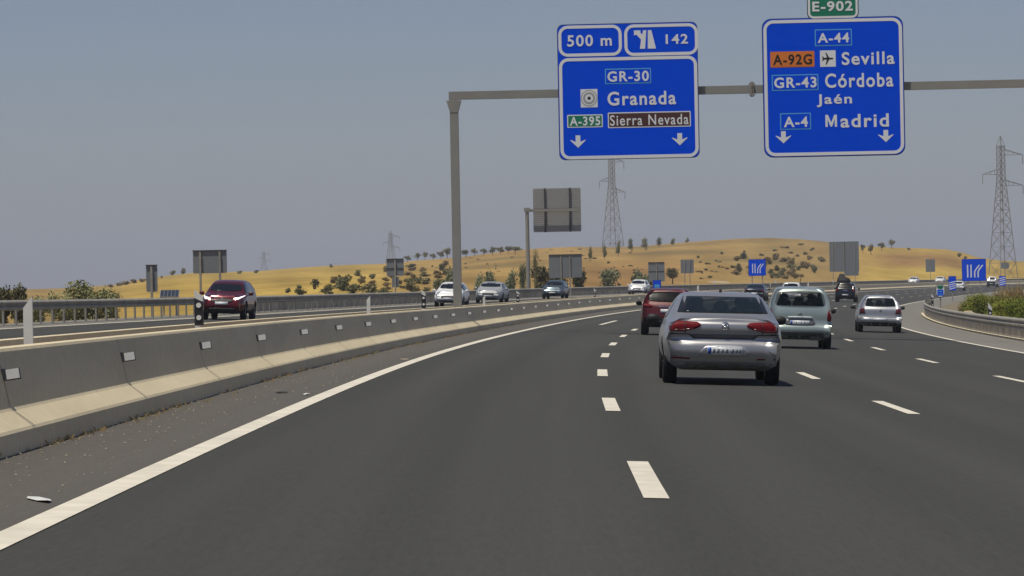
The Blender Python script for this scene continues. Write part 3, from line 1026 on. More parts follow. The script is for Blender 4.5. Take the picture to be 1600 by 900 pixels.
lane_marks(e, W_, H_, zc, y_)
e, W_, H_, zc, y_ = psign(1482, 431.5, 1494, 454, 336, 13.6, "narrow blue board with white diagonal stripes in front of the far white hatchback", (.5,), face=M_BLUE, faces_us=True, grp="striped hazard boards", rad=.02)
chevrons(e, W_, H_, zc, y_, 4, .62)
e, W_, H_, zc, y_ = psign(1561, 431, 1571.5, 447, 470, 12.6, "narrow blue board with white diagonal stripes in front of the far dark vehicle", (.5,), face=M_BLUE, faces_us=True, grp="striped hazard boards", rad=.02)
chevrons(e, W_, H_, zc, y_, 4, .85)
e, W_, H_, zc, y_ = psign(1462.5, 444, 1476, 464.5, 245, 14.7, "small blue route marker with green rounded top on a thin post by guardrail bend", (.5,), face=M_SWHITE, faces_us=True, grp="blue lane signs", rad=.25)
flat(e, [(x, z + zc) for x, z in rounded(-W_ * .36, H_ * .12, W_ * .36, H_ * .42, .16)], y_, M_GREEN, "green_plate")
flat(e, [(x, z + zc) for x, z in rounded(-W_ * .36, -H_ * .38, W_ * .36, H_ * .09, .06)], y_, M_BLUE, "blue_plate")
b = MB()
for x in (-.18, .0, .18): b.box(x * W_, y_ - .004, zc - H_ * .26, W_ * .10, .004, H_ * .09)
b.box(0, y_ - .004, zc - H_ * .06, W_ * .42, .004, H_ * .08)
b.build("marking", M_LBLUE, e)

# cantilever sign seen from behind, over the opposite carriageway
cs = find_s(826, -19.3)
cb = P(cs, -19.3); pp = F / cb.y
ch = head(cs)
cz0 = float(G(cb.x, cb.y)[0])
can = empty("cantilever_gantry", (cb.x, cb.y, cz0), (0, 0, -ch * .3)); tag(can, "grey cantilever post and arm carrying a sign seen from behind", "gantry")
zt = at(826, 328, cb.y).z - cz0
b = MB(); b.tube((0, 0, -.5), (0, 0, zt + .1), .19, .15, 10); b.build("post", M_GANTRY, can)
b = MB(); b.box(41 / pp, 0, zt - .05, 86 / pp, .2, .22); b.build("arm", M_GANTRY, can)
b = MB(); b.box(0, 0, zt + .02, .5, .4, .3); b.build("bracket", M_GANTRY, can)
c = at(870.5, 328, cb.y)
e = empty("overhead_sign", (c.x, c.y + .35, c.z), (0, 0, -ch * .3)); tag(e, "slatted pale back of a sign hanging from the cantilever arm", "road sign", GBACK)
W_, H_ = 75 / pp, 69 / pp
b = MB(); n = 22
for i in range(n):
    z = -H_ / 2 + H_ * (i + .5) / n
    b.box(0, 0, z, W_ - (.10 if i in (0, n - 1) else 0), .06, H_ / n * .80)
b.build("slat_panel", M_BACKL, e)
b = MB(); b.box(0, .04, 0, W_ - .06, .02, H_ - .06); b.build("panel", M_GALV, e)
for x in (-.25, .27):
    b = MB(); b.box(x * W_, -.09, 0, .14, .12, H_); b.build("rear_bar", M_EDGE, e)

# solar panel on a low stand behind the guardrail
c = at(265, 459, P(140, -19.8).y); cz0 = float(G(c.x, c.y)[0])
e = empty("solar_panel", (c.x, c.y, cz0)); tag(e, "tilted dark blue solar panel on a low stand behind the guardrail", "solar panel")
pp = F / c.y
b = MB(); zc = c.z - cz0
T_ = Matrix.Translation((0, 0, zc)) @ Matrix.Rotation(R(38), 4, 'X')
b.box(0, 0, 0, 30 / pp, 12 / pp / math.sin(R(38)) * .9, .04, T_); b.build("frame", M_GALV, e)
b = MB(); M_CELL = mat("solar_cells", (.035, .05, .085), .25, .2)
for i in range(5):
    for j in range(3):
        b.box((i - 2) * 5.8 / pp, (j - 1) * 5.6 / pp, .024, 5.3 / pp, 5.1 / pp, .01, T_)
b.build("cells", M_CELL, e); tag(e.children[-1], kind='stuff')
for x in (-.25, .25):
    b = MB(); b.box(x, .1, zc / 2 - .1, .06, .06, zc + .15); b.build("leg", M_GALV, e)


# ------------------------------------------------------------------ pylons
def pylon(u, vt, vb, Y, lab, half_base, half_top, arms, th, back=0, mname="pylon_steel"):
    pp = F / Y
    top = at(u, vt, Y); H_ = (vb - vt) / pp
    e = empty("pylon", (top.x, top.y, top.z - H_), (0, 0, .5))
    tag(e, lab, "pylon", "lattice power pylons on the hills")
    M_ = mat(mname, (.27, .265, .26), .7, .1)
    b = MB()
    zk = H_ * .72
    def hw(z): return half_base + (half_top - half_base) * min(1, z / zk) if z < zk else half_top
    zs = [0]; 
    while zs[-1] < H_ * .93: zs.append(zs[-1] + max(1.5, hw(zs[-1]) * 1.75))
    zs[-1] = H_ * .93
    cn = ((-1, -1), (1, -1), (1, 1), (-1, 1))
    for a, c in zip(zs[:-1], zs[1:]):
        for (x0, y0), (x1, y1) in zip(cn, cn[1:] + cn[:1]):
            p = Vector((x0 * hw(a), y0 * hw(a), a)); q = Vector((x1 * hw(c), y1 * hw(c), c))
            r_ = Vector((x1 * hw(a), y1 * hw(a), a)); s_ = Vector((x0 * hw(c), y0 * hw(c), c))
            b.tube(p, q, th * .55, n=4, caps=False); b.tube(r_, s_, th * .55, n=4, caps=False)
            b.tube(p, s_, th * 1.1, n=4, caps=False); b.tube(q, s_, th * .7, n=4, caps=False)
    t_ = Vector((0, 0, H_))
    for x, y in cn: b.tube((x * half_top, y * half_top, zs[-1]), t_, th * .8, n=4, caps=False)
    b.build("tower", M_, e)
    for z, side, ln in arms:
        b = MB(); zz = z * H_; x0 = side * half_top
        tip = Vector((side * ln, 0, zz))
        for y in (-half_top, half_top):
            b.tube((x0, y, zz - .1), tip, th * .8, n=4, caps=False); b.tube((x0, y, zz + 1.3), tip, th * .8, n=4, caps=False)
        for f in (.25, .5, .75):
            a = Vector((x0, 0, zz)).lerp(tip, f); c = Vector((x0, 0, zz + 1.3)).lerp(tip, f)
            b.tube(a, c, th * .6, n=4, caps=False)
        cr = b.build("cross_arm", M_, e)
        b = MB(); b.tube(tip, tip + Vector((0, 0, -2.2)), .10, n=5); b.build("insulator", M_, cr)
    return e


pylon(1563, 212, 440, 860, "tall lattice power pylon standing behind the striped board and blue lane sign", 2.6, .72, ((.87, 1, 6.6), (.735, -1, 5.6), (.66, 1, 6.6)), .085)
pylon(955, 236, 405, 1075, "lattice power pylon on the hill showing below the Granada sign", 2.75, .70, ((.90, 1, 4.4), (.72, -1, 4.4), (.62, 1, 4.6)), .085)
pylon(610, 360, 425, 2050, "faint far power pylon rising behind the two-part sign back", 3.0, .8, ((.84, 1, 6), (.70, -1, 5), (.58, 1, 6)), .10)
pylon(412, 392, 430, 2900, "faintest power pylon behind the golden slope, above the red car's road", 3.0, .8, ((.84, 1, 6), (.70, -1, 5), (.58, 1, 6)), .10)


# ------------------------------------------------------------------ trees and bushes
F_OLIVE = foliage("olive_leaves", (.105, .112, .050), (.25, .235, .115), .5)
F_DARK = foliage("dark_leaves", (.045, .050, .024), (.13, .122, .06), .6)
F_GREYG = foliage("grey_green_leaves", (.12, .142, .082), (.31, .325, .19), .7)
F_DRY = foliage("brown_scrub", (.15, .118, .055), (.30, .225, .105), .5)
F_BROOM = foliage("broom_green", (.090, .120, .012), (.24, .25, .035), .7)
F_PALE = foliage("pale_broom", (.15, .155, .06), (.42, .42, .21), .8)
M_BARK = mat("bark", (.10, .075, .05), .9, noise=.3)


def crown_mesh(name, m_, n, leaf, shape, lobes, seed, trunk=True, up=.2):
    """unit crown: height 1, width 1; leaf-sized faces clustered on lobes; short forked trunk"""
    rg = random.Random(seed)
    b = MB()
    cs = []
    for i in range(lobes):
        a = rg.random() * 6.283; r = rg.uniform(.0, .30); z = rg.uniform(*shape)
        w_ = rg.uniform(.16, .27)
        cs.append((r * math.cos(a), r * math.sin(a), z, w_))
    b.mi = 0
    for i in range(n):
        cx, cy, cz, w_ = cs[rg.randrange(lobes)]
        d = Vector((rg.gauss(0, 1), rg.gauss(0, 1), rg.gauss(0, 1))).normalized() * w_ * rg.uniform(.35, 1.15)
        c = Vector((cx + d.x, cy + d.y, max(.03, cz + d.z * .85)))
        nrm = (d.normalized() + Vector((rg.gauss(0, .6), rg.gauss(0, .6), rg.gauss(0, .6) + up))).normalized()
        u_ = nrm.orthogonal().normalized(); v_ = nrm.cross(u_)
        t = rg.random() * 6.283
        u2 = (u_ * math.cos(t) + v_ * math.sin(t)) * leaf * rg.uniform(.6, 1.3); v2 = (v_ * math.cos(t) - u_ * math.sin(t)) * leaf * rg.uniform(.4, .8)
        b.quad(c - u2, c + v2, c + u2, c - v2)
    if trunk:
        b.mi = 1
        b.tube((0, 0, -.25), (.01, 0, shape[0] + .1), .035, .022, 6)
        for cx, cy, cz, w_ in cs[:4]:
            b.tube((.005, 0, shape[0] * .7), (cx, cy, cz), .018, .006, 5)
    return b.mesh(name, [m_, M_BARK])


def blade_mesh(name, m_, n, seed):
    """unit broom bush: many upright thin stems fanning from the base"""
    rg = random.Random(seed); b = MB()
    for i in range(n):
        a = rg.random() * 6.283; r = .42 * math.sqrt(rg.random())
        c = Vector((r * math.cos(a), r * math.sin(a), -.05))
        env = math.sqrt(max(.05, 1 - (r / .5) ** 2))
        top = Vector((c.x * rg.uniform(1.0, 1.35) + rg.gauss(0, .05), c.y * rg.uniform(1., 1.35) + rg.gauss(0, .05), env * rg.uniform(.45, 1.05)))
        z0 = rg.uniform(0, .5); p = c.lerp(top, z0)
        w_ = rg.uniform(.006, .014); t = rg.random() * 6.283; d = Vector((math.cos(t), math.sin(t), 0)) * w_
        b.quad(p - d, p + d, top + d * .3, top - d * .3)
        for k in range(2):
            q = c.lerp(top, rg.uniform(.4, .95)); s_ = Vector((rg.gauss(0, .05), rg.gauss(0, .05), rg.uniform(.05, .14)))
            b.quad(q - d * .7, q + d * .7, q + s_ + d * .3, q + s_ - d * .3)
    return b.mesh(name, [m_])


VAR = {}
def variants(kind):
    if kind in VAR: return VAR[kind]
    if kind == 'ridge': r = [crown_mesh("tree_mesh", F_OLIVE, 260, .085, (.45, .80), 7, 10 + i) for i in range(5)]
    elif kind == 'slim': r = [crown_mesh("tree_mesh", F_OLIVE, 300, .08, (.28, .85), 10, 30 + i) for i in range(4)]
    elif kind == 'scrub': r = [crown_mesh("shrub_mesh", F_DRY, 260, .09, (.15, .55), 8, 50 + i, trunk=False) for i in range(5)]
    elif kind == 'shrub': r = [crown_mesh("shrub_mesh", F_OLIVE, 320, .085, (.15, .66), 10, 60 + i, trunk=False) for i in range(5)]
    elif kind == 'grey': r = [crown_mesh("bush_mesh", F_GREYG, 1000, .055, (.12, .78), 18, 70 + i, trunk=False) for i in range(4)]
    elif kind == 'dark': r = [crown_mesh("bush_mesh", F_DARK, 1000, .055, (.12, .75), 18, 80 + i, trunk=False) for i in range(4)]
    elif kind == 'broom': r = [crown_mesh("broom_mesh", F_BROOM, 3200, .026, (.10, .70), 26, 90 + i, trunk=False, up=1.3) for i in range(4)]
    elif kind == 'drybroom': r = [blade_mesh("broom_mesh", M_STRAW, 1100, 95 + i) for i in range(2)]
    elif kind == 'pale': r = [crown_mesh("bush_mesh", F_PALE, 1900, .042, (.10, .75), 22, 100 + i, trunk=False) for i in range(3)]
    elif kind == 'round': r = [crown_mesh("tree_mesh", F_DARK, 420, .045, (.50, .78), 10, 110)]
    VAR[kind] = r
    return r


def plant(name, kind, loc, w_, h, lab, cat, grp):
    ob = bpy.data.objects.new(name, random.choice(variants(kind)))
    COL.objects.link(ob)
    ob.location = loc
    ob.scale = (w_, w_, h)
    ob.rotation_euler = (0, 0, random.random() * 6.28)
    tag(ob, lab, cat, grp)
    return ob


def hill_plant(name, kind, u, v, hpx, wpx, lab, cat, grp, ymin=60, Y=None):
    if Y is None:
        p = ground_hit(u, v, ymin)
    else:
        a, _ = ray(u, v); p = Vector((a * Y, Y, float(G(a * Y, Y)[0])))
    pp = F / p.y
    p.z -= .05
    return plant(name, kind, p, wpx / pp * 1.15, hpx / pp * 1.1, lab, cat, grp)


ORD = "first second third fourth fifth sixth seventh eighth ninth tenth eleventh twelfth thirteenth fourteenth fifteenth sixteenth".split()
RL = [(637, 408, 10, 12), (652, 406, 12, 13), (664, 405, 13, 11), (677, 406, 11, 11), (689, 404, 13, 12), (699, 402, 17, 16), (728, 401, 12, 15), (742, 399, 12, 13), (756, 399, 12, 13), (770, 398, 14, 13), (782, 397, 13, 14), (794, 395, 12, 13), (805, 394, 10, 20)]
for i, (u, v, h, w_) in enumerate(RL):
    hill_plant("ridge_tree", 'ridge', u, v + 1, h, w_, "small olive tree on the ridge, %s along from the two-part sign back" % ORD[i], "tree", "trees along the ridge by the gantry post")
for i, (u, v, h, w_) in enumerate([(923, 409, 22, 9), (945, 406, 22, 9), (966, 401, 24, 10), (986, 394, 20, 11), (1008, 391, 18, 14), (1030, 386, 14, 11), (1051, 384, 11, 10), (1074, 380, 8, 8)]):
    hill_plant("slim_tree", 'slim', u, v, h, w_, "slim young tree climbing the brown hill, %s of the diagonal row from its lowest" % ORD[i], "tree", "slim trees in a diagonal row on the hill")
for i, (u, v, h, w_) in enumerate([(1348, 395, 15, 10), (1361, 397, 17, 13), (1378, 391, 13, 13), (1393, 387, 14, 13)]):
    hill_plant("ridge_tree", 'ridge', u, v + 1, h, w_, "dark tree on the ridge beside the biggest sign back, %s away from it" % ORD[i], "tree", "trees by the biggest sign back")
for u, v, h, w_, lab in [(270, 428, 10, 11, "small tree on the skyline between narrow and wide grey sign backs, the lower one"), (286, 425, 11, 11, "small tree on the skyline just beside the wide grey sign back"),
                         (253, 434, 5, 5, "tiniest tree on the skyline beside the narrow grey sign back"), (374, 427, 7, 11, "low dark bush on the skyline above the red car, nearer the wide sign back"),
                         (400, 426, 7, 11, "low dark bush on the skyline above the red car, beside the faintest pylon"), (517, 417, 7, 7, "lone dark bush on the crest of the golden field"),
                         (1420, 390, 5, 6, "tiny lone bush on the crest of the far golden hill"), (1500, 401, 9, 8, "dark scrubby bush at the end of the golden hill crest"), (1509, 405, 8, 6, "smaller dark bush just past the end of the hill crest")]:
    hill_plant("hill_bush", 'shrub', u, v + 1, h, w_, lab, "bush", "lone bushes on the skyline")
for i, (u, v, h, w_) in enumerate([(186, 446, 9, 14), (198, 444, 9, 16), (210, 442, 10, 16), (222, 440, 9, 14), (174, 448, 8, 12), (232, 437, 5, 9)]):
    hill_plant("hedge_bush", 'scrub', u, v + 1, h, w_, "brown bush of the low row on the slope beyond the pale broom", "bush", "brown row of bushes beyond the pale broom")
rg = random.Random(3)
for i in range(48):      # brownish scrub on the slope around the two-part sign
    u = rg.uniform(520, 720); f = rg.random(); v = np.interp(u, [500, 720], [446, 422]) + rg.uniform(-14, 18) + f * 6
    hill_plant("scrub_bush", 'scrub' if rg.random() < .55 else 'shrub', u, min(v, 455), rg.uniform(7, 14), rg.uniform(10, 20), "scrubby bush among the dense scrub on the slope between two-part sign and gantry post", "bush", "scrub on the slope by the two-part sign")
for i, (u, v, h, w_) in enumerate([(450, 458, 10, 11), (468, 461, 18, 22), (493, 452, 22, 17), (512, 462, 20, 24), (535, 455, 30, 32), (556, 460, 22, 26), (580, 461, 20, 30), (645, 458, 22, 26), (600, 462, 14, 26), (665, 460, 14, 20)]):
    hill_plant("field_bush", 'shrub', u, v, h, w_, "olive green bush at the foot of the golden slope, %s past the red car" % ORD[i], "bush", "bushes at the foot of the golden slope")
for u, h, w_, k, lab in [(707, 36, 26, 'grey', "grey-green bush close behind the gantry post"), (690, 18, 24, 'grey', "low grey-green bush behind the white oncoming hatchback"), (748, 30, 20, 'grey', "grey-green bush behind the silver oncoming saloon, nearer the gantry post"),
                         (766, 36, 22, 'grey', "taller grey-green bush behind the silver oncoming saloon"), (797, 36, 26, 'grey', "grey-green bush before the cantilever post, behind the guardrail"), (817, 42, 15, 'grey', "narrow upright grey-green bush beside the cantilever post"),
                         (846, 40, 36, 'dark', "dark dense bush between the cantilever post and the wide dark sign back"), (872, 32, 34, 'dark', "dark dense bush hidden mostly behind the wide dark sign back"), (905, 34, 26, 'dark', "dark bush at the far side of the wide dark sign back"),
                         (838, 56, 10, 'slim', "thin brown tree sticking up beside the cantilever post"),
                         (951, 34, 36, 'grey', "rounded grey-green bush alone behind the guardrail, before the white far car"), (1000, 36, 34, 'grey', "grey-green bush above the white far oncoming car"), (1014, 26, 18, 'dark', "dark small bush just beside the small blue square sign")]:
    s_ = find_s(u, -22.5)
    p = P(s_, -22.5); pp = F / p.y; p.z = float(G(p.x, p.y)[0]) - .05
    v0 = pix(p)[1]
    vt = {True: 449}[True] - h + (v0 - 449) * 0
    plant("roadside_bush", k, p, w_ / pp * 1.15, (v0 - vt) / pp, lab, "bush", "bushes behind the opposite guardrail")
p = ground_hit(1051, 444, 300); pp = F / p.y
tr = empty("round_tree", p); tag(tr, "lone round-crowned dark tree beside the square grey sign back", "tree")
b = MB(); b.tube((0, 0, -.4), (0, 0, 14 / pp), .10, .06, 7); b.build("trunk", M_BARK, tr)
rc = bpy.data.objects.new("crown", crown_mesh("crown", F_DARK, 1100, .05, (.30, .70), 18, 111, trunk=False)); COL.objects.link(rc); rc.parent = tr
rc.location = (0, 0, 5 / pp); rc.scale = (23 / pp, 23 / pp, 25 / pp)
for i in range(84):
    u = rg.uniform(1090, 1292); t = rg.random()
    vtop = np.interp(u, SKU, SKV) + 8
    v = vtop + (438 - vtop) * t
    if u < 1200 and t < .25: continue
    big = t > .4 and u > 1150
    hill_plant("scrub_bush", 'shrub' if rg.random() < .45 else 'scrub', u, v, rg.uniform(8, 16) if big else rg.uniform(3, 7), rg.uniform(10, 17) if big else rg.uniform(5, 12), "scrubby bush scattered over the hillside behind the blue lane sign and dark saloon", "bush", "scrub on the hillside behind the blue lane sign")
for i in range(40):
    u = rg.uniform(650, 1010); t = rg.uniform(.05, .7); vtop = np.interp(u, SKU, SKV)
    hill_plant("weed_tuft", 'scrub', u, vtop + (444 - vtop) * t, rg.uniform(1.5, 4), rg.uniform(4, 9), "small dry tuft on the brown hill between gantry post and slim trees", "bush", "dry tufts on the brown hill")
# near bushes behind the guardrail on the far side
for u, vt, w_, k, lab in [(8, 448, 34, 'dark', "dark bush at the picture edge behind the guardrail"), (30, 444, 32, 'dark', "taller dark bush behind the guardrail beside the plain white marker post"),
                          (60, 458, 40, 'pale', "low pale green bush between the dark bush and the tall pale broom"), (95, 450, 36, 'pale', "pale broom bush behind the guardrail, second past the dark bushes"),
                          (120, 440, 52, 'pale', "tall pale flowering broom behind the guardrail, fullest of its clump"), (150, 438, 52, 'pale', "tall pale flowering broom behind the guardrail, nearest the brown row"),
                          (172, 445, 28, 'pale', "smaller pale broom ending the clump before the golden slope")]:
    s_ = find_s(u, -21.5)
    p = P(s_, -21.5); pp = F / p.y; p.z = p.z - .3
    v0 = pix(p)[1]
    plant("broom_bush" if k == 'pale' else "roadside_bush", k, p, w_ / pp * (1.45 if k == 'pale' else 1.2), (v0 - vt + 4) / pp * 1.05, lab, "bush", "bushes behind the guardrail by the pale broom")
for i, (u, vt, w_, s_, o_, k) in enumerate([(1490, 455, 40, 205, 0, 'broom'), (1510, 453, 44, 195, 0, 'broom'), (1534, 453, 50, 188, 0, 'broom'), (1562, 455, 50, 184, 0, 'broom'), (1592, 455, 50, 180, 0, 'broom'),
                                            (1532, 463, 44, 168, 0, 'broom'), (1556, 461, 50, 164, 0, 'broom'), (1584, 462, 54, 160, 0, 'broom'), (1612, 462, 54, 158, 0, 'broom'), (1514, 467, 34, 175, 0, 'broom'),
                                            (1568, 449, 44, 200, 0, 'drybroom'), (1594, 446, 50, 200, 0, 'drybroom'), (1474, 472, 22, 220, 0, 'drybroom'), (1636, 452, 60, 165, 0, 'broom'), (1494, 466, 30, 198, 0, 'broom'), (1574, 472, 50, 150, 0, 'broom')]):
    ss_ = s_
    # slide along the offset line until the bush stands at its place across the bend
    best = min(np.arange(16, 34, .1), key=lambda q: abs(pix(P(ss_, q))[0] - u)); o_ = best
    p = P(ss_, o_); pp = F / p.y
    zz = -E_ * 0 + P(ss_, 14.1).z + .02 * (o_ - 14.1) + .25 * min(1, (o_ - 14.1) / 10) - E_ * (o_ - 14.1)
    p.z = zz - .05
    v0 = pix(p)[1]
    plant("broom_bush", k, p, w_ / pp * 1.15, max(.5, (v0 - vt) / pp * 1.05), ("%s bush behind the weathered guardrail, %s of the thicket" % ("green broom" if k == 'broom' else "dry straw-coloured broom", ORD[i % 16])), "bush", "broom thicket behind the weathered guardrail")
# pale earth mound and dirt bank
def mound(name, loc, sx, sy, sz, lab):
    b = MB(); n = 20; m = 6; rg2 = random.Random(5)
    b.smooth = True
    b.v.append((0, 0, sz))
    for j in range(1, m + 1):
        for i in range(n):
            a = 6.283 * i / n; f = j / m; q = rg2.uniform(.88, 1.1)
            b.v.append((math.cos(a) * sx * f * q, math.sin(a) * sy * f * q, sz * (1 - f * f) * rg2.uniform(.9, 1.08) - (.3 if j == m else 0)))
    for i in range(n): b.face((0, 1 + i, 1 + (i + 1) % n))
    for j in range(m - 1):
        for i in range(n):
            k = (i + 1) % n; b.face((1 + j * n + i, 1 + (j + 1) * n + i, 1 + (j + 1) * n + k, 1 + j * n + k))
    o = b.build(name, M_EARTH, None, loc); tag(o, lab, "mound"); return o
p = P(165, 15.6); p = P(165, min(np.arange(14.3, 22, .05), key=lambda q: abs(pix(P(165, q))[0] - 1497)))
mound("earth_mound", (p.x, p.y, p.z + .1), .75, 1.2, .62, "low mound of pale earth between guardrail and green broom")
p = ground_hit(1117, 441, 380)
mound("earth_mound", (p.x, p.y, p.z - .12), 2.6, 6.0, .26, "pale bare dirt bank at the hill foot under the lone lane sign")


# ------------------------------------------------------------------ vehicles
def paint(name, col, metal=.6, rough=.32):
    return mat(name, col, rough, metal, noise=.04, nscale=2, coat=.35)


SPECS = dict(
    saloon=dict(L=4.77, W=1.83, bump=.05, zl=.22, z3=.61, R=.335, ra=1.02, fa=.92,
                ry=[.40, .34, .10, 0, .17, .07, .09, .10, .12, .13, .13, .13], fy=[.35, .3, .12, 0, .02, .05, .10, .14, .2, .22, .22, .22],
                zb=[(0, .91), (.6, .95), (2.5, .95), (3.6, .90), (4.77, .70)],
                zt=[(0, .99), (.3, 1.03), (.52, 1.045), (.66, 1.09), (1.30, 1.355), (1.5, 1.39), (2.2, 1.415), (2.8, 1.40), (3.1, 1.33), (3.75, 1.02), (4.3, .93), (4.77, .80)],
                w=[(0, .80), (.15, .865), (.5, .905), (1.2, .915), (3.6, .915), (4.2, .89), (4.6, .80), (4.77, .70)],
                wr=[(0, .74), (.5, .74), (.66, .73), (1.25, .655), (1.7, .63), (2.8, .64), (3.1, .66), (3.75, .74), (4.77, .60)]),
    hatch=dict(L=4.15, W=1.735, bump=.05, zl=.24, z3=.52, R=.31, ra=.82, fa=.85,
               ry=[.40, .34, .10, 0, .15, .10, .15, .36, .52, .56, .57, .58], fy=[.35, .3, .12, 0, .02, .05, .12, .2, .3, .32, .32, .32],
               zb=[(0, .94), (2, .92), (3.2, .88), (4.15, .66)],
               zt=[(.4, 1.36), (.6, 1.40), (1.2, 1.44), (2.0, 1.44), (2.5, 1.37), (3.25, 1.0), (3.9, .88), (4.15, .76)],
               w=[(0, .78), (.15, .83), (.5, .86), (3.2, .868), (3.8, .83), (4.15, .66)],
               wr=[(0, .60), (1.2, .56), (2.4, .57), (3.2, .68), (4.15, .55)]),
    suv=dict(L=4.4, W=1.84, bump=.05, zl=.26, z3=.60, R=.36, ra=.90, fa=.88,
             ry=[.40, .34, .14, 0, .05, .09, .15, .34, .48, .52, .53, .54], fy=[.35, .3, .14, 0, .02, .05, .10, .18, .26, .28, .28, .28],
             zb=[(0, 1.08), (2.2, 1.04), (3.3, 1.0), (4.4, .82)],
             zt=[(.4, 1.53), (.7, 1.585), (1.4, 1.62), (2.2, 1.60), (2.7, 1.52), (3.35, 1.13), (4.0, 1.03), (4.4, .92)],
             w=[(0, .82), (.15, .88), (.5, .915), (3.5, .92), (4.0, .88), (4.4, .70)],
             wr=[(0, .66), (1.2, .62), (2.6, .63), (3.3, .74), (4.4, .62)]),
    carrier=dict(L=4.28, W=1.75, bump=.07, zl=.24, z3=.56, R=.315, ra=.80, fa=.86,
                 ry=[.40, .34, .10, 0, .15, .10, .13, .20, .28, .33, .34, .35], fy=[.35, .3, .12, 0, .02, .05, .12, .2, .3, .32, .32, .32],
                 zb=[(0, 1.02), (2, .98), (3.4, .92), (4.28, .68)],
                 zt=[(.2, 1.55), (.5, 1.61), (1.2, 1.64), (2.0, 1.62), (2.5, 1.53), (3.5, 1.03), (4.0, .88), (4.28, .76)],
                 w=[(0, .79), (.15, .84), (.5, .87), (3.4, .875), (3.9, .83), (4.28, .66)],
                 wr=[(0, .67), (1.2, .63), (2.5, .63), (3.4, .72), (4.28, .56)]))


def ip(t, x): return float(np.interp(x, [a for a, _ in t], [b for _, b in t]))


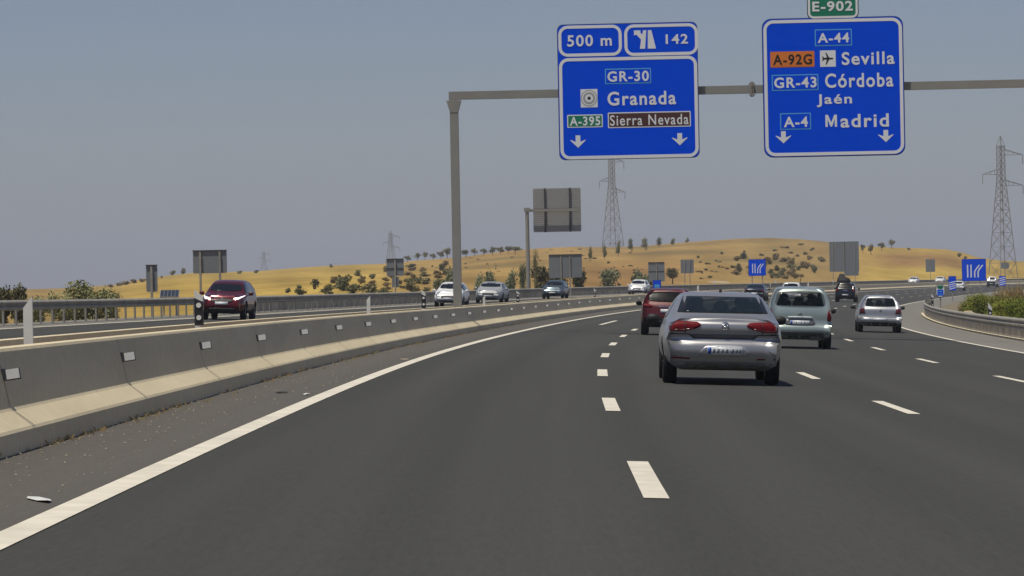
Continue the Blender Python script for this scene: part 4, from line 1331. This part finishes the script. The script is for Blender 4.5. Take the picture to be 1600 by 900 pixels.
def body_mesh(sp, mbody, mlow, hk=1.0, tunnel=None):
    L = sp['L']; NS = 24
    b = MB(); b.smooth = True
    rings = []
    cap_r = None
    def level(l, yr):
        w_ = ip(sp['w'], yr) * sp['W'] / 2 / max(q for _, q in sp['w']); zb = ip(sp['zb'], yr) * hk; zt = max(ip(sp['zt'], yr) * hk, zb + .05); wr = ip(sp['wr'], yr)
        wr = min(wr, w_ * .9)
        if l == 0: return 0, sp['zl']
        if l == 1: return w_ * .72, sp['zl']
        if l == 2: return w_ * .95, sp['zl'] + .09
        if l == 3: return w_, sp['z3'] * (1 if zb > sp['z3'] + .2 else .9)
        if l == 4: return w_ * .995, min(sp['z3'] + .07, zb - .16)
        if l == 5: return w_ * .975, zb - .10
        if l == 6: return w_ * .94, zb
        if l == 7: return (w_ * .94 + wr) / 2 + .035, (zb + zt - .06) / 2
        if l == 8: return wr, zt - .055
        if l == 9: return wr * .90, zt - .014
        if l == 10: return wr * .5, zt
        return 0, zt + .006
    for i in range(NS):
        t = i / (NS - 1)
        t = .5 - .5 * math.cos(math.pi * t) * (.55) - .5 * (1 - 2 * t) * .45
        right = []
        for l in range(12):
            yr = sp['ry'][l] + (L - sp['fy'][l] - sp['ry'][l]) * t
            x, z = level(l, yr)
            right.append((x, yr - L / 2, z))
        k = len(b.v)
        b.v += right + [(-x, y, z) for x, y, z in right[10:0:-1]]
        rings.append(k)
    n = 22
    for a, c in zip(rings[:-1], rings[1:]):
        for i in range(n):
            j = (i + 1) % n
            b.face((a + i, a + j, c + j, c + i))
    for k, sg in ((rings[0], -1), (rings[-1], 1)):
        fr = (.5, 0, -.5)
        rows = []
        for l in range(1, 11):
            R_ = k + l; L_ = k + 22 - l
            x, y, z = b.v[R_]
            row = [R_]
            for f in fr:
                b.v.append((x * f, y + sg * sp['bump'] * (1 - f * f), z)); row.append(len(b.v) - 1)
            row.append(L_); rows.append(row)
        fl = (lambda q: q) if sg < 0 else (lambda q: q[::-1])
        for r0, r1 in zip(rows[:-1], rows[1:]):
            for i in range(4): b.face(fl((r0[i], r1[i], r1[i + 1], r0[i + 1])))
        for i in range(4):
            b.face(fl((k, rows[0][i], rows[0][i + 1])))
            b.face(fl((k + 11, rows[-1][i + 1], rows[-1][i])))
    me = b.mesh("body", [mbody, M_WELL, mlow])
    ob = bpy.data.objects.new("tmp", me); COL.objects.link(ob)
    sm = ob.modifiers.new("s", 'SUBSURF'); sm.levels = 1; sm.render_levels = 1
    cut = MB()
    W2 = sp['W'] / 2
    for yr in (sp['ra'], L - sp['fa']):
        for sx in (-1, 1):
            cut.tube((sx * (W2 - .30), yr - L / 2, sp['R']), (sx * (W2 + .2), yr - L / 2, sp['R']), sp['R'] + .055, n=28)
    if tunnel: cut.prism(tunnel, -L, L)
    cme = cut.mesh("cut", M_WELL)
    co = bpy.data.objects.new("cut", cme); COL.objects.link(co)
    bm_ = ob.modifiers.new("b", 'BOOLEAN'); bm_.operation = 'DIFFERENCE'; bm_.object = co; bm_.solver = 'EXACT'
    bpy.context.view_layer.update()
    out = bpy.data.meshes.new_from_object(ob.evaluated_get(bpy.context.evaluated_depsgraph_get()))
    bpy.data.objects.remove(ob); bpy.data.objects.remove(co)
    out.materials.clear()
    for m_ in (mbody, M_WELL, mlow): out.materials.append(m_)
    for p in out.polygons:
        c = p.center; p.use_smooth = True
        p.material_index = 0
        for yr in (sp['ra'], L - sp['fa']):
            if math.hypot(c.y - (yr - L / 2), c.z - sp['R']) < sp['R'] + .07 and abs(c.x) < W2 - .035 and (abs(p.normal.x) < .5 or abs(c.x) < W2 - .2):
                p.material_index = 1; p.use_smooth = False
        if p.material_index == 0 and mlow is not mbody and c.z < sp.get('zlow_trim', .40):
            p.material_index = 2
        if p.material_index == 0 and c.z < sp['zl'] + .01: p.material_index = 1
        if tunnel:
            for (x0, z0), (x1, z1) in zip(tunnel, tunnel[1:] + tunnel[:1]):
                d = Vector((x1 - x0, z1 - z0)); n_ = Vector((-d.y, d.x)).normalized()
                if abs((c.x - x0) * n_.x + (c.z - z0) * n_.y) < .003 and abs(p.normal.x * n_.x + p.normal.z * n_.y) > .98: p.material_index = 1; p.use_smooth = False
    return out


def make_patch(bvh, pts, view, off, name, m_, parent, sub=.14):
    bm = bmesh.new()
    vs = [bm.verts.new((p[0], 0, p[1])) for p in pts]
    bm.faces.new(vs)
    bmesh.ops.triangulate(bm, faces=bm.faces[:])
    for _ in range(4):
        le = [e_ for e_ in bm.edges if e_.calc_length() > sub]
        if not le: break
        bmesh.ops.subdivide_edges(bm, edges=le, cuts=1)
        bmesh.ops.triangulate(bm, faces=bm.faces[:])
    dirs = {'rear': Vector((0, 1, 0)), 'front': Vector((0, -1, 0)), 'left': Vector((1, 0, 0)), 'right': Vector((-1, 0, 0))}
    d = dirs[view]
    miss = []; ys = []
    for v in bm.verts:
        a, z = v.co.x, v.co.z
        q = Vector((a, 0, z)) if view in ('rear', 'front') else Vector((0, a, z))
        h = bvh.ray_cast(q - d * 8, d)
        if h[0] is None:
            miss.append((v, q)); continue
        v.co = h[0] - d * off; ys.append(h[0])
    for v, q in miss:
        h = bvh.find_nearest(q + d * (-2.0))
        v.co = (h[0] if h[0] else q) - d * off
    bd = [e_ for e_ in bm.edges if e_.is_boundary]
    r = bmesh.ops.extrude_edge_only(bm, edges=bd)
    for v in r['geom']:
        if isinstance(v, bmesh.types.BMVert): v.co += d * (off + .012)
    bmesh.ops.recalc_face_normals(bm, faces=bm.faces[:])
    big = max(bm.faces, key=lambda f: f.calc_area())
    if big.normal.dot(d) > 0: bmesh.ops.reverse_faces(bm, faces=bm.faces[:])
    me = bpy.data.meshes.new(name); bm.to_mesh(me); bm.free()
    me.materials.append(m_)
    for p in me.polygons: p.use_smooth = True
    o = bpy.data.objects.new(name, me); COL.objects.link(o); o.parent = parent
    return o


def smoothpoly(pts, k=3):
    out = []
    n = len(pts)
    for i in range(n):
        a, b, c = Vector(pts[i - 1]), Vector(pts[i]), Vector(pts[(i + 1) % n])
        p = b.lerp(a, .28); q = b.lerp(c, .28)
        for j in range(k + 1):
            t = j / k
            out.append(tuple(p * (1 - t) ** 2 + b * 2 * t * (1 - t) + q * t * t))
    return out


def mir(pts): return [(-x, z) for x, z in pts][::-1]


def circle(cx, cz, r, n=20): return [(cx + r * math.cos(6.2832 * i / n), cz + r * math.sin(6.2832 * i / n)) for i in range(n)]


def wheel_meshes(sp):
    R_ = sp['R']; w_ = .21
    t = MB(); t.smooth = True
    prof = [(R_ * .68, -w_ / 2), (R_ * .93, -w_ / 2), (R_, -w_ * .36), (R_, w_ * .36), (R_ * .93, w_ / 2), (R_ * .68, w_ / 2)]
    n = 28
    for i in range(n):
        a = 6.2832 * i / n
        for r, x in prof: t.v.append((x, r * math.cos(a), r * math.sin(a)))
    m = len(prof)
    for i in range(n):
        for j in range(m):
            t.face((i * m + j, i * m + (j + 1) % m, ((i + 1) % n) * m + (j + 1) % m, ((i + 1) % n) * m + j))
    r = MB()
    r.tube((-.05, 0, 0), (.05, 0, 0), R_ * .68, n=24)
    for i in range(5):
        a = 6.2832 * i / 5
        for s in (-1, 1):
            p = Vector((s * .06, math.cos(a), math.sin(a)))
            r.tube((s * .07, math.cos(a) * .05, math.sin(a) * .05), (s * .075, math.cos(a) * R_ * .64, math.sin(a) * R_ * .64), .028, n=5)
    return t.mesh("tyre", M_TYRE), r.mesh("rim", M_RIM)


SHAPES = {}


def glass(name, alpha, spec=.55):
    m = mat(name, (.012, .018, .018), .05, 0, spec=spec)
    m.node_tree.nodes["Principled BSDF"].inputs["Alpha"].default_value = alpha
    return m


def cabin(e, sp, z0, zt, rows=((.50, (-.36, .36)), (.30, (-.42, 0, .42)))):
    """seat backs and headrests seen through the glass"""
    L = sp['L']; M_ = mat("seat_fabric", (.02, .02, .022), .9)
    for f, xs in rows:
        for x in xs:
            b = MB(); b.smooth = True
            for cz, hw, hh, dy in ((z0 + .04, .20 if len(xs) == 2 else .17, .14, .07), (z0 + .24 if len(xs) == 2 else z0 + .17, .12, .085, .05)):
                k = len(b.v)
                for i in range(7):
                    th = math.pi * i / 6
                    for j in range(12):
                        ph = 6.2832 * j / 12
                        b.v.append((x + hw * math.sin(th) * math.cos(ph), L * f - L / 2 + dy * math.cos(th), cz + hh * math.sin(th) * math.sin(ph)))
                for i in range(6):
                    for j in range(12):
                        b.face((k + i * 12 + j, k + i * 12 + (j + 1) % 12, k + (i + 1) * 12 + (j + 1) % 12, k + (i + 1) * 12 + j))
            b.build("seat", M_, e)


def car(name, kind, s, o_, rev, mbody, lab, cat="car", grp=None, mlow=None, hk=1.0, rear=True, front=True, tunnel=None, yaw=0.0):
    sp = SPECS[kind]; L = sp['L']; W2 = sp['W'] / 2
    p = P(s, o_)
    slope = float(np.interp(s + 3, S, PZ) - np.interp(s - 3, S, PZ)) / 6
    e = empty(name, p, ((-1 if rev else 1) * slope, -E_ if rev else E_, -head(s) + (math.pi if rev else 0) + yaw))
    tag(e, lab, cat, grp)
    me = body_mesh(sp, mbody, mlow or mbody, hk)
    bo = bpy.data.objects.new("body", me); COL.objects.link(bo); bo.parent = e
    if tunnel:
        full = me; me = body_mesh(sp, mbody, mlow or mbody, hk, tunnel); bo.data = me
    else: full = me
    bvh = BVHTree.FromPolygons([v.co for v in full.vertices], [tuple(q.vertices) for q in full.polygons])
    tm, rm = wheel_meshes(sp)
    for yr in (sp['ra'], L - sp['fa']):
        for sx in (-1, 1):
            wh = empty("wheel", (sx * (W2 - .135), yr - L / 2, sp['R']), parent=e)
            for mm, nm in ((tm, "tyre"), (rm, "rim")):
                q = bpy.data.objects.new(nm, mm); COL.objects.link(q); q.parent = wh
    zb = ip(sp['zb'], L * .7) * hk
    for sx in (-1, 1):
        b = MB(); b.smooth = True
        cx, cy, cz = sx * (W2 + .095), L * .685 - L / 2, zb + .06
        for i in range(7):
            th = math.pi * i / 6
            for j in range(10):
                ph = 6.2832 * j / 10
                b.v.append((cx + .105 * math.cos(th), cy + .06 * math.sin(th) * math.cos(ph), cz + .075 * math.sin(th) ** .6 * math.sin(ph)))
        for i in range(6):
            for j in range(10):
                b.face((i * 10 + j, i * 10 + (j + 1) % 10, (i + 1) * 10 + (j + 1) % 10, (i + 1) * 10 + j))
        b.tube((sx * (W2 - .12), cy, zb - .03), (cx, cy, cz - .02), .022, n=6)
        b.build("mirror", M_TRIM if not rev else mbody, e)
    def pt(name, pts, view, m_, off=.006, parent=None, sub=.09): return make_patch(bvh, pts, view, off, name, m_, parent or e, sub)
    return e, sp, pt, bvh


def side_windows(pt, sp, hk=1.0, y0=.25, y1=.66):
    L = sp['L']
    for view in ('left', 'right'):
        ya, yb = -L / 2 + L * y0, -L / 2 + L * y1
        zb = ip(sp['zb'], L * .5) * hk; zt = ip(sp['zt'], L * .45) * hk
        pts = [(ya, zb + .05), (yb + .35, zb + .04), (yb - .25, zt - .12), (ya + .45, zt - .11)]
        if view == 'left': pts = pts
        pt("side_window", smoothpoly(pts), view, M_GLASS, .005)


def plate(pt, e, z, view='rear', w_=.26, h=.055, off=.02, strip_=True, x=0):
    q = pt("number_plate", [(x - w_, z - h), (x + w_, z - h), (x + w_, z + h), (x - w_, z + h)], view, M_PLATE, off, sub=.3)
    if strip_:
        pt("blue_strip", [(x - w_ + .005, z - h + .005), (x - w_ + .05, z - h + .005), (x - w_ + .05, z + h - .005), (x - w_ + .005, z + h - .005)], view, M_PLATEB, off + .002, parent=q, sub=.3)
        # worn, unreadable characters
        for i, (a, wd, hh) in enumerate([(-.165, .03, .6), (-.10, .03, .62), (-.035, .026, .5), (.03, .03, .6), (.115, .03, .62), (.175, .03, .5), (.225, .024, .6)]):
            pt("plate_mark", [(x + a - wd / 2, z - h * hh), (x + a + wd / 2, z - h * hh), (x + a + wd / 2, z - h * hh * .2), (x + a + wd * .1, z), (x + a + wd / 2, z + h * hh), (x + a - wd / 2, z + h * hh * .8)], view, M_INK, off + .002, parent=q, sub=.5)


def windscreen(pt, sp, hk=1.0, m_=None):
    L = sp['L']; wr = ip(sp['wr'], L * .6)
    ztop = ip(sp['zt'], L * .56) * hk; zlow = ip(sp['zt'], L * .775) * hk
    hw = wr - .03
    pt("windscreen", smoothpoly([(-hw - .10, zlow + .03), (hw + .10, zlow + .03), (hw, ztop - .05), (-hw, ztop - .05)], 2), 'front', m_ or M_GLASS, .005)


GA = "cars driving away"; GO = "oncoming cars"
P_SILVER = paint("silver_paint", (.40, .395, .40), .55, .34)
P_RED = paint("dark_red_paint", (.095, .003, .006), .15, .42)
P_MAROON = paint("maroon_paint", (.13, .008, .014), .35, .25)
P_GREENS = paint("green_silver_paint", (.42, .49, .455), .5, .34)
P_SILVERB = paint("pale_silver_paint", (.43, .44, .465), .55, .36)
P_SILVERO = paint("dull_silver_paint", (.38, .39, .40), .15, .5)
P_NAVY = paint("dark_blue_paint", (.022, .028, .042), .4, .25)
P_WHITE = paint("white_paint", (.80, .80, .79), 0, .35)
P_BLACK = paint("black_paint", (.010, .010, .012), .3, .2)
P_BLUEG = paint("blue_grey_paint", (.10, .135, .165), .5, .3)
M_LOWS = mat("grey_lower_bumper", (.16, .155, .15), .5)
M_RECESS = mat("plate_recess", (.20, .20, .20), .4, .4)


def passat():
    e, sp, pt, bvh = car("silver_saloon", 'saloon', 55.2, 1.79, False, P_SILVER, "big silver saloon with wide red tail lamps driving ahead under the Granada sign", grp=GA, tunnel=[(-.62, 1.10), (.62, 1.10), (.54, 1.32), (-.54, 1.32)])
    cabin(e, sp, 1.02, 1.32)
    pt("rear_window", [(-.69, 1.085), (.69, 1.085), (.685, 1.11), (.605, 1.32), (.58, 1.338), (-.58, 1.338), (-.605, 1.32), (-.685, 1.11)], 'rear', glass('tinted_saloon_glass', .80), .010, sub=.06)
    tl = [(.345, .895), (.355, .925), (.40, .950), (.55, .960), (.80, .955), (.82, .93), (.825, .82), (.81, .80), (.62, .80), (.45, .835), (.37, .87)]
    for q in (tl, mir(tl)):
        l_ = pt("tail_lamp", q, 'rear', M_LAMP, .012, sub=.08)
        sx = 1 if q is tl else -1
        a = [(sx * .44, .842), (sx * .60, .806), (sx * .79, .806), (sx * .79, .832), (sx * .60, .834), (sx * .46, .858)]
        pt("lower_lens", a if sx > 0 else a[::-1], 'rear', mat("lamp_dark_red", (.10, .010, .014), .2, coat=.4), .016, parent=l_, sub=.1)
    em = pt("emblem", circle(.02, .895, .060, 24), 'rear', M_CHROME, .012, sub=.06)
    pt("emblem_ground", circle(.02, .895, .050, 24), 'rear', M_RECESS, .0135, parent=em, sub=.06)
    def bar(a, c, w_=.011):
        a, c = Vector(a), Vector(c); d = (c - a).normalized(); n_ = Vector((-d.y, d.x)) * w_ / 2
        q = [a + n_, a - n_, c - n_, c + n_]
        pt("emblem_letter", [(v.x + .02, v.y + .895) for v in q], 'rear', M_CHROME, .015, parent=em, sub=.05)
    bar((-.020, .044), (0, .006)); bar((.020, .044), (0, .006))
    bar((-.043, .022), (-.022, -.042)); bar((-.022, -.042), (0, -.002)); bar((0, -.002), (.022, -.042)); bar((.022, -.042), (.043, .022))
    pt("boot_edge", [(-.80, .755), (-.52, .755), (-.46, .70), (.46, .70), (.52, .755), (.80, .755), (.80, .768), (.51, .768), (.45, .713), (-.45, .713), (-.51, .768), (-.80, .768)], 'rear', M_TRIM, .006, sub=.06)
    pt("boot_recess", [(-.45, .713), (.45, .713), (.50, .766), (-.50, .766)], 'rear', mat("boot_recess_shade", (.15, .15, .155), .4, .5), .004, sub=.06)  # shade under the boot lid, put into a darker silver patch
    pt("plate_recess", smoothpoly([(-.40, .435), (.44, .435), (.32, .605), (-.28, .605)], 2), 'rear', P_SILVERB, .016, sub=.06)
    plate(pt, e, .520, x=.02, off=.032)
    pt("lower_bumper", smoothpoly([(-.78, .35), (.78, .35), (.74, .25), (-.74, .25)], 2), 'rear', M_LOWS, .005, sub=.1)
    for sx in (-1, 1):
        a = [(sx * .575, .775), (sx * .587, .775), (sx * .587, .955), (sx * .575, .955)]
        pt("shut_line", a if sx > 0 else a[::-1], 'rear', M_TRIM, .0175, sub=.05)
        a = [(sx * .70, .765), (sx * .88, .775), (sx * .88, .785), (sx * .70, .775)]
        pt("shut_line", a if sx > 0 else a[::-1], 'rear', M_TRIM, .006, sub=.05)
        a = [(sx * .50, .385), (sx * .78, .395), (sx * .78, .415), (sx * .50, .405)]
        pt("reflector_strip", a if sx > 0 else a[::-1], 'rear', M_LAMP, .006, sub=.1)
    b = MB(); b.prism([(-.09, 1.385), (.09, 1.385), (-.06, 1.445), (-.08, 1.445)], -.02, .02, Matrix.Rotation(math.pi / 2, 4, 'Z')); b.build("aerial_fin", M_TRIM, e, (0, -.55, 0))
    side_windows(pt, sp); windscreen(pt, sp, 1.0, glass('clear_screen_glass', .35))


def redsuv():
    e, sp, pt, bvh = car("red_crossover", 'suv', 116.0, 1.38, False, P_RED, "dark red crossover with black window half hidden by the big silver saloon", grp=GA, mlow=M_TRIM, hk=.955)
    pt("rear_window", smoothpoly([(-.70, 1.09), (.70, 1.09), (.62, 1.42), (-.62, 1.42)], 2), 'rear', mat("privacy_glass", (.006, .006, .007), .25, 0, spec=.12), .006)
    for sx in (-1, 1):
        a = smoothpoly([(sx * .50, .98), (sx * .86, 1.06), (sx * .88, .93), (sx * .55, .90)], 2)
        pt("tail_lamp", a if sx > 0 else a[::-1], 'rear', M_LAMP, .010, sub=.1)
    plate(pt, e, .80, strip_=False)
    pt("chrome_strip", [(-.34, .92), (.34, .92), (.34, .95), (-.34, .95)], 'rear', M_CHROME, .010, sub=.1)
    pt("lower_bumper", smoothpoly([(-.86, .56), (.86, .56), (.82, .30), (-.82, .30)], 2), 'rear', M_TRIM, .006, sub=.1)
    pt("brake_lamp", [(-.08, 1.455), (.08, 1.455), (.08, 1.475), (-.08, 1.475)], 'rear', M_LAMPW, .01, sub=.1)
    side_windows(pt, sp); windscreen(pt, sp)


def picasso():
    e, sp, pt, bvh = car("people_carrier", 'carrier', 94.3, 4.90, False, P_GREENS, "pale green-silver people carrier with tall tail lamps just past the silver saloon", grp=GA, tunnel=[(-.62, 1.13), (.62, 1.13), (.54, 1.49), (-.54, 1.49)])
    cabin(e, sp, 1.13, 1.49)
    pt("rear_window", smoothpoly([(-.68, 1.12), (0, 1.10), (.68, 1.12), (.60, 1.50), (0, 1.525), (-.60, 1.50)], 3), 'rear', glass('green_tinted_glass', .42), .012, sub=.06)
    for sx in (-1, 1):
        a = smoothpoly([(sx * .70, .73), (sx * .84, .74), (sx * .845, .95), (sx * .78, 1.06), (sx * .72, .98)], 2)
        l_ = pt("tail_lamp", a if sx > 0 else a[::-1], 'rear', M_LAMP, .014, sub=.08)
        a = [(sx * .735, .96), (sx * .83, .96), (sx * .79, 1.03)]
        pt("indicator", a if sx > 0 else a[::-1], 'rear', M_AMBER, .018, parent=l_, sub=.1)
    pt("boot_handle", smoothpoly([(-.34, .815), (.34, .815), (.30, .85), (-.30, .85)], 2), 'rear', M_SWHITE, .020, sub=.1)
    pt("plate_recess", smoothpoly([(-.42, .61), (.42, .61), (.36, .80), (-.36, .80)], 2), 'rear', M_RECESS, .004, sub=.1)
    plate(pt, e, .69, w_=.25)
    for dz in (.90, .925):
        pt("emblem", [(-.05, dz - .02), (0, dz + .02), (.05, dz - .02), (.05, dz), (0, dz + .04), (-.05, dz)], 'rear', M_RECESS, .01, sub=.1)
    pt("lower_bumper", smoothpoly([(-.80, .45), (.80, .45), (.77, .27), (-.77, .27)], 2), 'rear', mat("olive_grey_bumper", (.085, .09, .085), .5), .006, sub=.1)
    b = MB(); b.tube((0, -1.6, 1.62), (0, -1.85, 1.86), .008, n=5); b.build("aerial", M_TRIM, e)
    b = MB(); b.box(.40, -2.05, .28, .3, .16, .10); b.build("exhaust", M_TRIM, e)
    side_windows(pt, sp); windscreen(pt, sp, 1.0, glass('clear_screen_glass', .35))


def golf():
    e, sp, pt, bvh = car("silver_hatchback", 'hatch', 137.3, 9.2, False, P_SILVERB, "small silver hatchback in the outer lane before the weathered guardrail bend", grp=GA, tunnel=[(-.58, 1.01), (.58, 1.01), (.50, 1.32), (-.50, 1.32)])
    cabin(e, sp, 1.0, 1.32)
    pt("rear_window", smoothpoly([(-.62, .99), (.62, .99), (.53, 1.34), (-.53, 1.34)], 2), 'rear', glass('bluish_glass', .55, .9), .010, sub=.06)
    for sx in (-1, 1):
        a = [(sx * .57, .72), (sx * .83, .72), (sx * .83, .93), (sx * .61, .93)]
        pt("tail_lamp", a if sx > 0 else a[::-1], 'rear', mat("lamp_dark_red", (.10, .010, .014), .2, coat=.4), .012, sub=.08)
    plate(pt, e, .52, w_=.27, strip_=False)
    pt("emblem", circle(0, .86, .05, 16), 'rear', M_RECESS, .01, sub=.06)
    pt("bumper_trim", [(-.80, .58), (.80, .58), (.80, .61), (-.80, .61)], 'rear', M_LOWS, .006, sub=.1)
    pt("lower_bumper", smoothpoly([(-.78, .40), (.78, .40), (.74, .26), (-.74, .26)], 2), 'rear', M_TRIM, .006, sub=.1)
    side_windows(pt, sp); windscreen(pt, sp, 1.0, glass('clear_screen_glass', .35))


def simple_rear(e, sp, pt, kind, hk=1.0, gm=None):
    gm = gm or M_GLASS
    if kind == 'saloon':
        pt("rear_window", [(-.64, 1.12), (.64, 1.12), (.56, 1.33), (-.56, 1.33)], 'rear', gm, .006)
        z = .86
    else:
        zb = ip(sp['zb'], 0) * hk; zt = ip(sp['zt'], .6) * hk
        pt("rear_window", smoothpoly([(-.62, zb + .06), (.62, zb + .06), (.54, zt - .07), (-.54, zt - .07)], 2), 'rear', gm, .006); z = zb - .12
    for sx in (-1, 1):
        a = [(sx * .58, z - .08), (sx * .82, z - .08), (sx * .82, z + .08), (sx * .60, z + .08)]
        pt("tail_lamp", a if sx > 0 else a[::-1], 'rear', M_LAMP, .01, sub=.1)
    plate(pt, e, .62, strip_=False)


def front_face(e, sp, pt, kind, lit=None, hk=1.0):
    windscreen(pt, sp, hk); side_windows(pt, sp, hk)
    zb = ip(sp['zb'], sp['L']) * hk
    for sx in (-1, 1):
        a = smoothpoly([(sx * .42, zb - .06), (sx * .72, zb - .02), (sx * .78, zb + .10), (sx * .58, zb + .06)], 2)
        a = a if sx < 0 else a[::-1]
        pt("headlamp", a, 'front', lit or M_LAMPW, .010, sub=.08)
    pt("grille", smoothpoly([(-.38, zb - .16), (.38, zb - .16), (.42, zb + .0), (-.42, zb + .0)], 2), 'front', M_TRIM, .006, sub=.1)
    plate(pt, e, .50 if kind != 'suv' else .60, 'front', strip_=False)
    pt("air_intake", smoothpoly([(-.62, .30), (.62, .30), (.66, .40), (-.66, .40)], 2), 'front', M_TRIM, .006, sub=.1)


passat(); redsuv(); picasso(); golf()
e, sp, pt, _ = car("dark_saloon", 'saloon', 299.5, -2.0, False, P_NAVY, "dark blue saloon far ahead below the blue lane sign", grp=GA); simple_rear(e, sp, pt, 'saloon')
e, sp, pt, _ = car("white_people_carrier", 'carrier', 293, 1.5, False, P_WHITE, "white car whose roof shows just above the green-silver people carrier", grp=GA); simple_rear(e, sp, pt, 'carrier')
e, sp, pt, _ = car("black_crossover", 'suv', 304, 5.4, False, P_BLACK, "black crossover carrying a dark load on its roof, before the biggest sign back", grp=GA, hk=1.06); simple_rear(e, sp, pt, 'suv', 1.06, mat("privacy_glass", (.006, .006, .007), .25, 0, spec=.12))
pt("chrome_strip", [(-.2, .98), (.2, .98), (.2, 1.03), (-.2, 1.03)], 'rear', M_CHROME, .012, sub=.1)
top = e.location + Vector((0, 0, 1.62 * 1.06))
b = MB(); b.smooth = True
lay = [(-.52, .95, -.02, .95), (-.50, .95, .16, .92), (-.44, .85, .30, .75), (-.30, .40, .42, .55), (-.24, .28, .62, .42), (-.18, .20, .68, .30)]
n = 16
for x0, x1, z, ly in lay:
    cx_ = (x0 + x1) / 2 - .42; hw_ = (x1 - x0) / 2 * .78
    for i in range(n):
        a = 6.2832 * i / n
        c_, s_ = math.cos(a), math.sin(a)
        q = (abs(c_) ** 4 + abs(s_) ** 4) ** -.25
        b.v.append((cx_ + hw_ * c_ * q, ly * s_ * q, z + .03 * math.sin(5 * a + z * 9)))
for j in range(len(lay) - 1):
    for i in range(n):
        k = (i + 1) % n; b.face((j * n + i, j * n + k, (j + 1) * n + k, (j + 1) * n + i))
b.face([(len(lay) - 1) * n + i for i in range(n)]); b.face([n - 1 - i for i in range(n)])
o = b.build("roof_load", mat("dark_tarpaulin", (.018, .017, .017), .8, noise=.3), None, top); o.rotation_euler = e.rotation_euler
tag(o, "dark covered load heaped on the roof of the black crossover", "roof load")
e, sp, pt, _ = car("white_hatchback", 'hatch', 527, 4.45, False, P_WHITE, "white hatchback far ahead beside the narrow striped board and large lane sign", grp=GA); simple_rear(e, sp, pt, 'hatch')
e, sp, pt, _ = car("white_van", 'suv', 632, 0.9, False, P_WHITE, "farthest pale vehicle with dark lower body half behind the striped board under the pylon", grp=GA, hk=1.15, mlow=M_TRIM); simple_rear(e, sp, pt, 'suv', 1.15)
pt("lower_panel", [(-.86, .40), (.86, .40), (.86, 1.0), (-.86, 1.0)], 'rear', M_TRIM, .004)

e, sp, pt, _ = car("red_crossover", 'suv', 130.5, -15.25, True, P_MAROON, "maroon crossover with lit headlamps coming along the opposite carriageway", grp=GO, mlow=M_TRIM, hk=.96)
e.scale = (.91, .91, .97)
windscreen(pt, sp, .96); side_windows(pt, sp, .96)
for sx in (-1, 1):
    a = smoothpoly([(sx * .44, .82), (sx * .66, .80), (sx * .80, .90), (sx * .86, .98), (sx * .70, .90), (sx * .50, .87)], 2)
    pt("headlamp", a if sx < 0 else a[::-1], 'front', M_HEADLIT, .012, sub=.06)
pt("grille", smoothpoly([(-.48, .68), (.48, .68), (.42, .86), (-.42, .86)], 2), 'front', M_TRIM, .008, sub=.1)
plate(pt, e, .66, 'front', off=.03, strip_=False)
pt("air_intake", smoothpoly([(-.66, .34), (.66, .34), (.60, .46), (-.60, .46)], 2), 'front', M_TRIM, .008, sub=.1)
pt("skid_plate", smoothpoly([(-.52, .44), (.52, .44), (.50, .48), (-.50, .48)], 2), 'front', M_GALV, .012, sub=.1)
pt("bonnet_badge", circle(0, .86, .045, 10), 'front', M_CHROME, .012)
for s_, o_, k, m_, lab, nm in [(204.5, -14.2, 'hatch', P_WHITE, "white oncoming hatchback beside the gantry post", "white_hatchback"),
                               (231.5, -15.0, 'saloon', P_SILVERO, "silver oncoming saloon between the gantry post and the cantilever post", "silver_saloon"),
                               (274, -15.85, 'hatch', P_BLUEG, "blue grey oncoming hatchback below the wide dark sign back", "blue_grey_hatchback"),
                               (329, -15.5, 'hatch', P_WHITE, "white oncoming hatchback below the grey-green bushes and two-part sign back", "white_hatchback"),
                               (645, -14.8, 'hatch', P_WHITE, "far white car on the bend, the one nearer the biggest sign back", "white_hatchback"),
                               (682, -14.8, 'saloon', P_WHITE, "far white car on the bend, the one nearer the small striped board", "white_saloon")]:
    e, sp, pt, _ = car(nm, k, s_, o_, True, m_, lab, grp=GO, hk=1.02)
    front_face(e, sp, pt, k, hk=1.02)

# ------------------------------------------------------------------ haze in the air
b = MB(); b.box(0, 4500, 60, 8000, 12000, 200)
M_HAZE = bpy.data.materials.new("haze_air"); M_HAZE.use_nodes = True
t = M_HAZE.node_tree
t.nodes.remove(t.nodes["Principled BSDF"])
pv = t.nodes.new("ShaderNodeVolumePrincipled"); pv.inputs["Color"].default_value = (.82, .87, 1.0, 1); pv.inputs["Density"].default_value = HAZE_DENSITY
t.links.new(pv.outputs[0], t.nodes["Material Output"].inputs["Volume"])
if HAZE_DENSITY > 0:
    hz = b.build("haze", M_HAZE); tag(hz, kind='stuff')
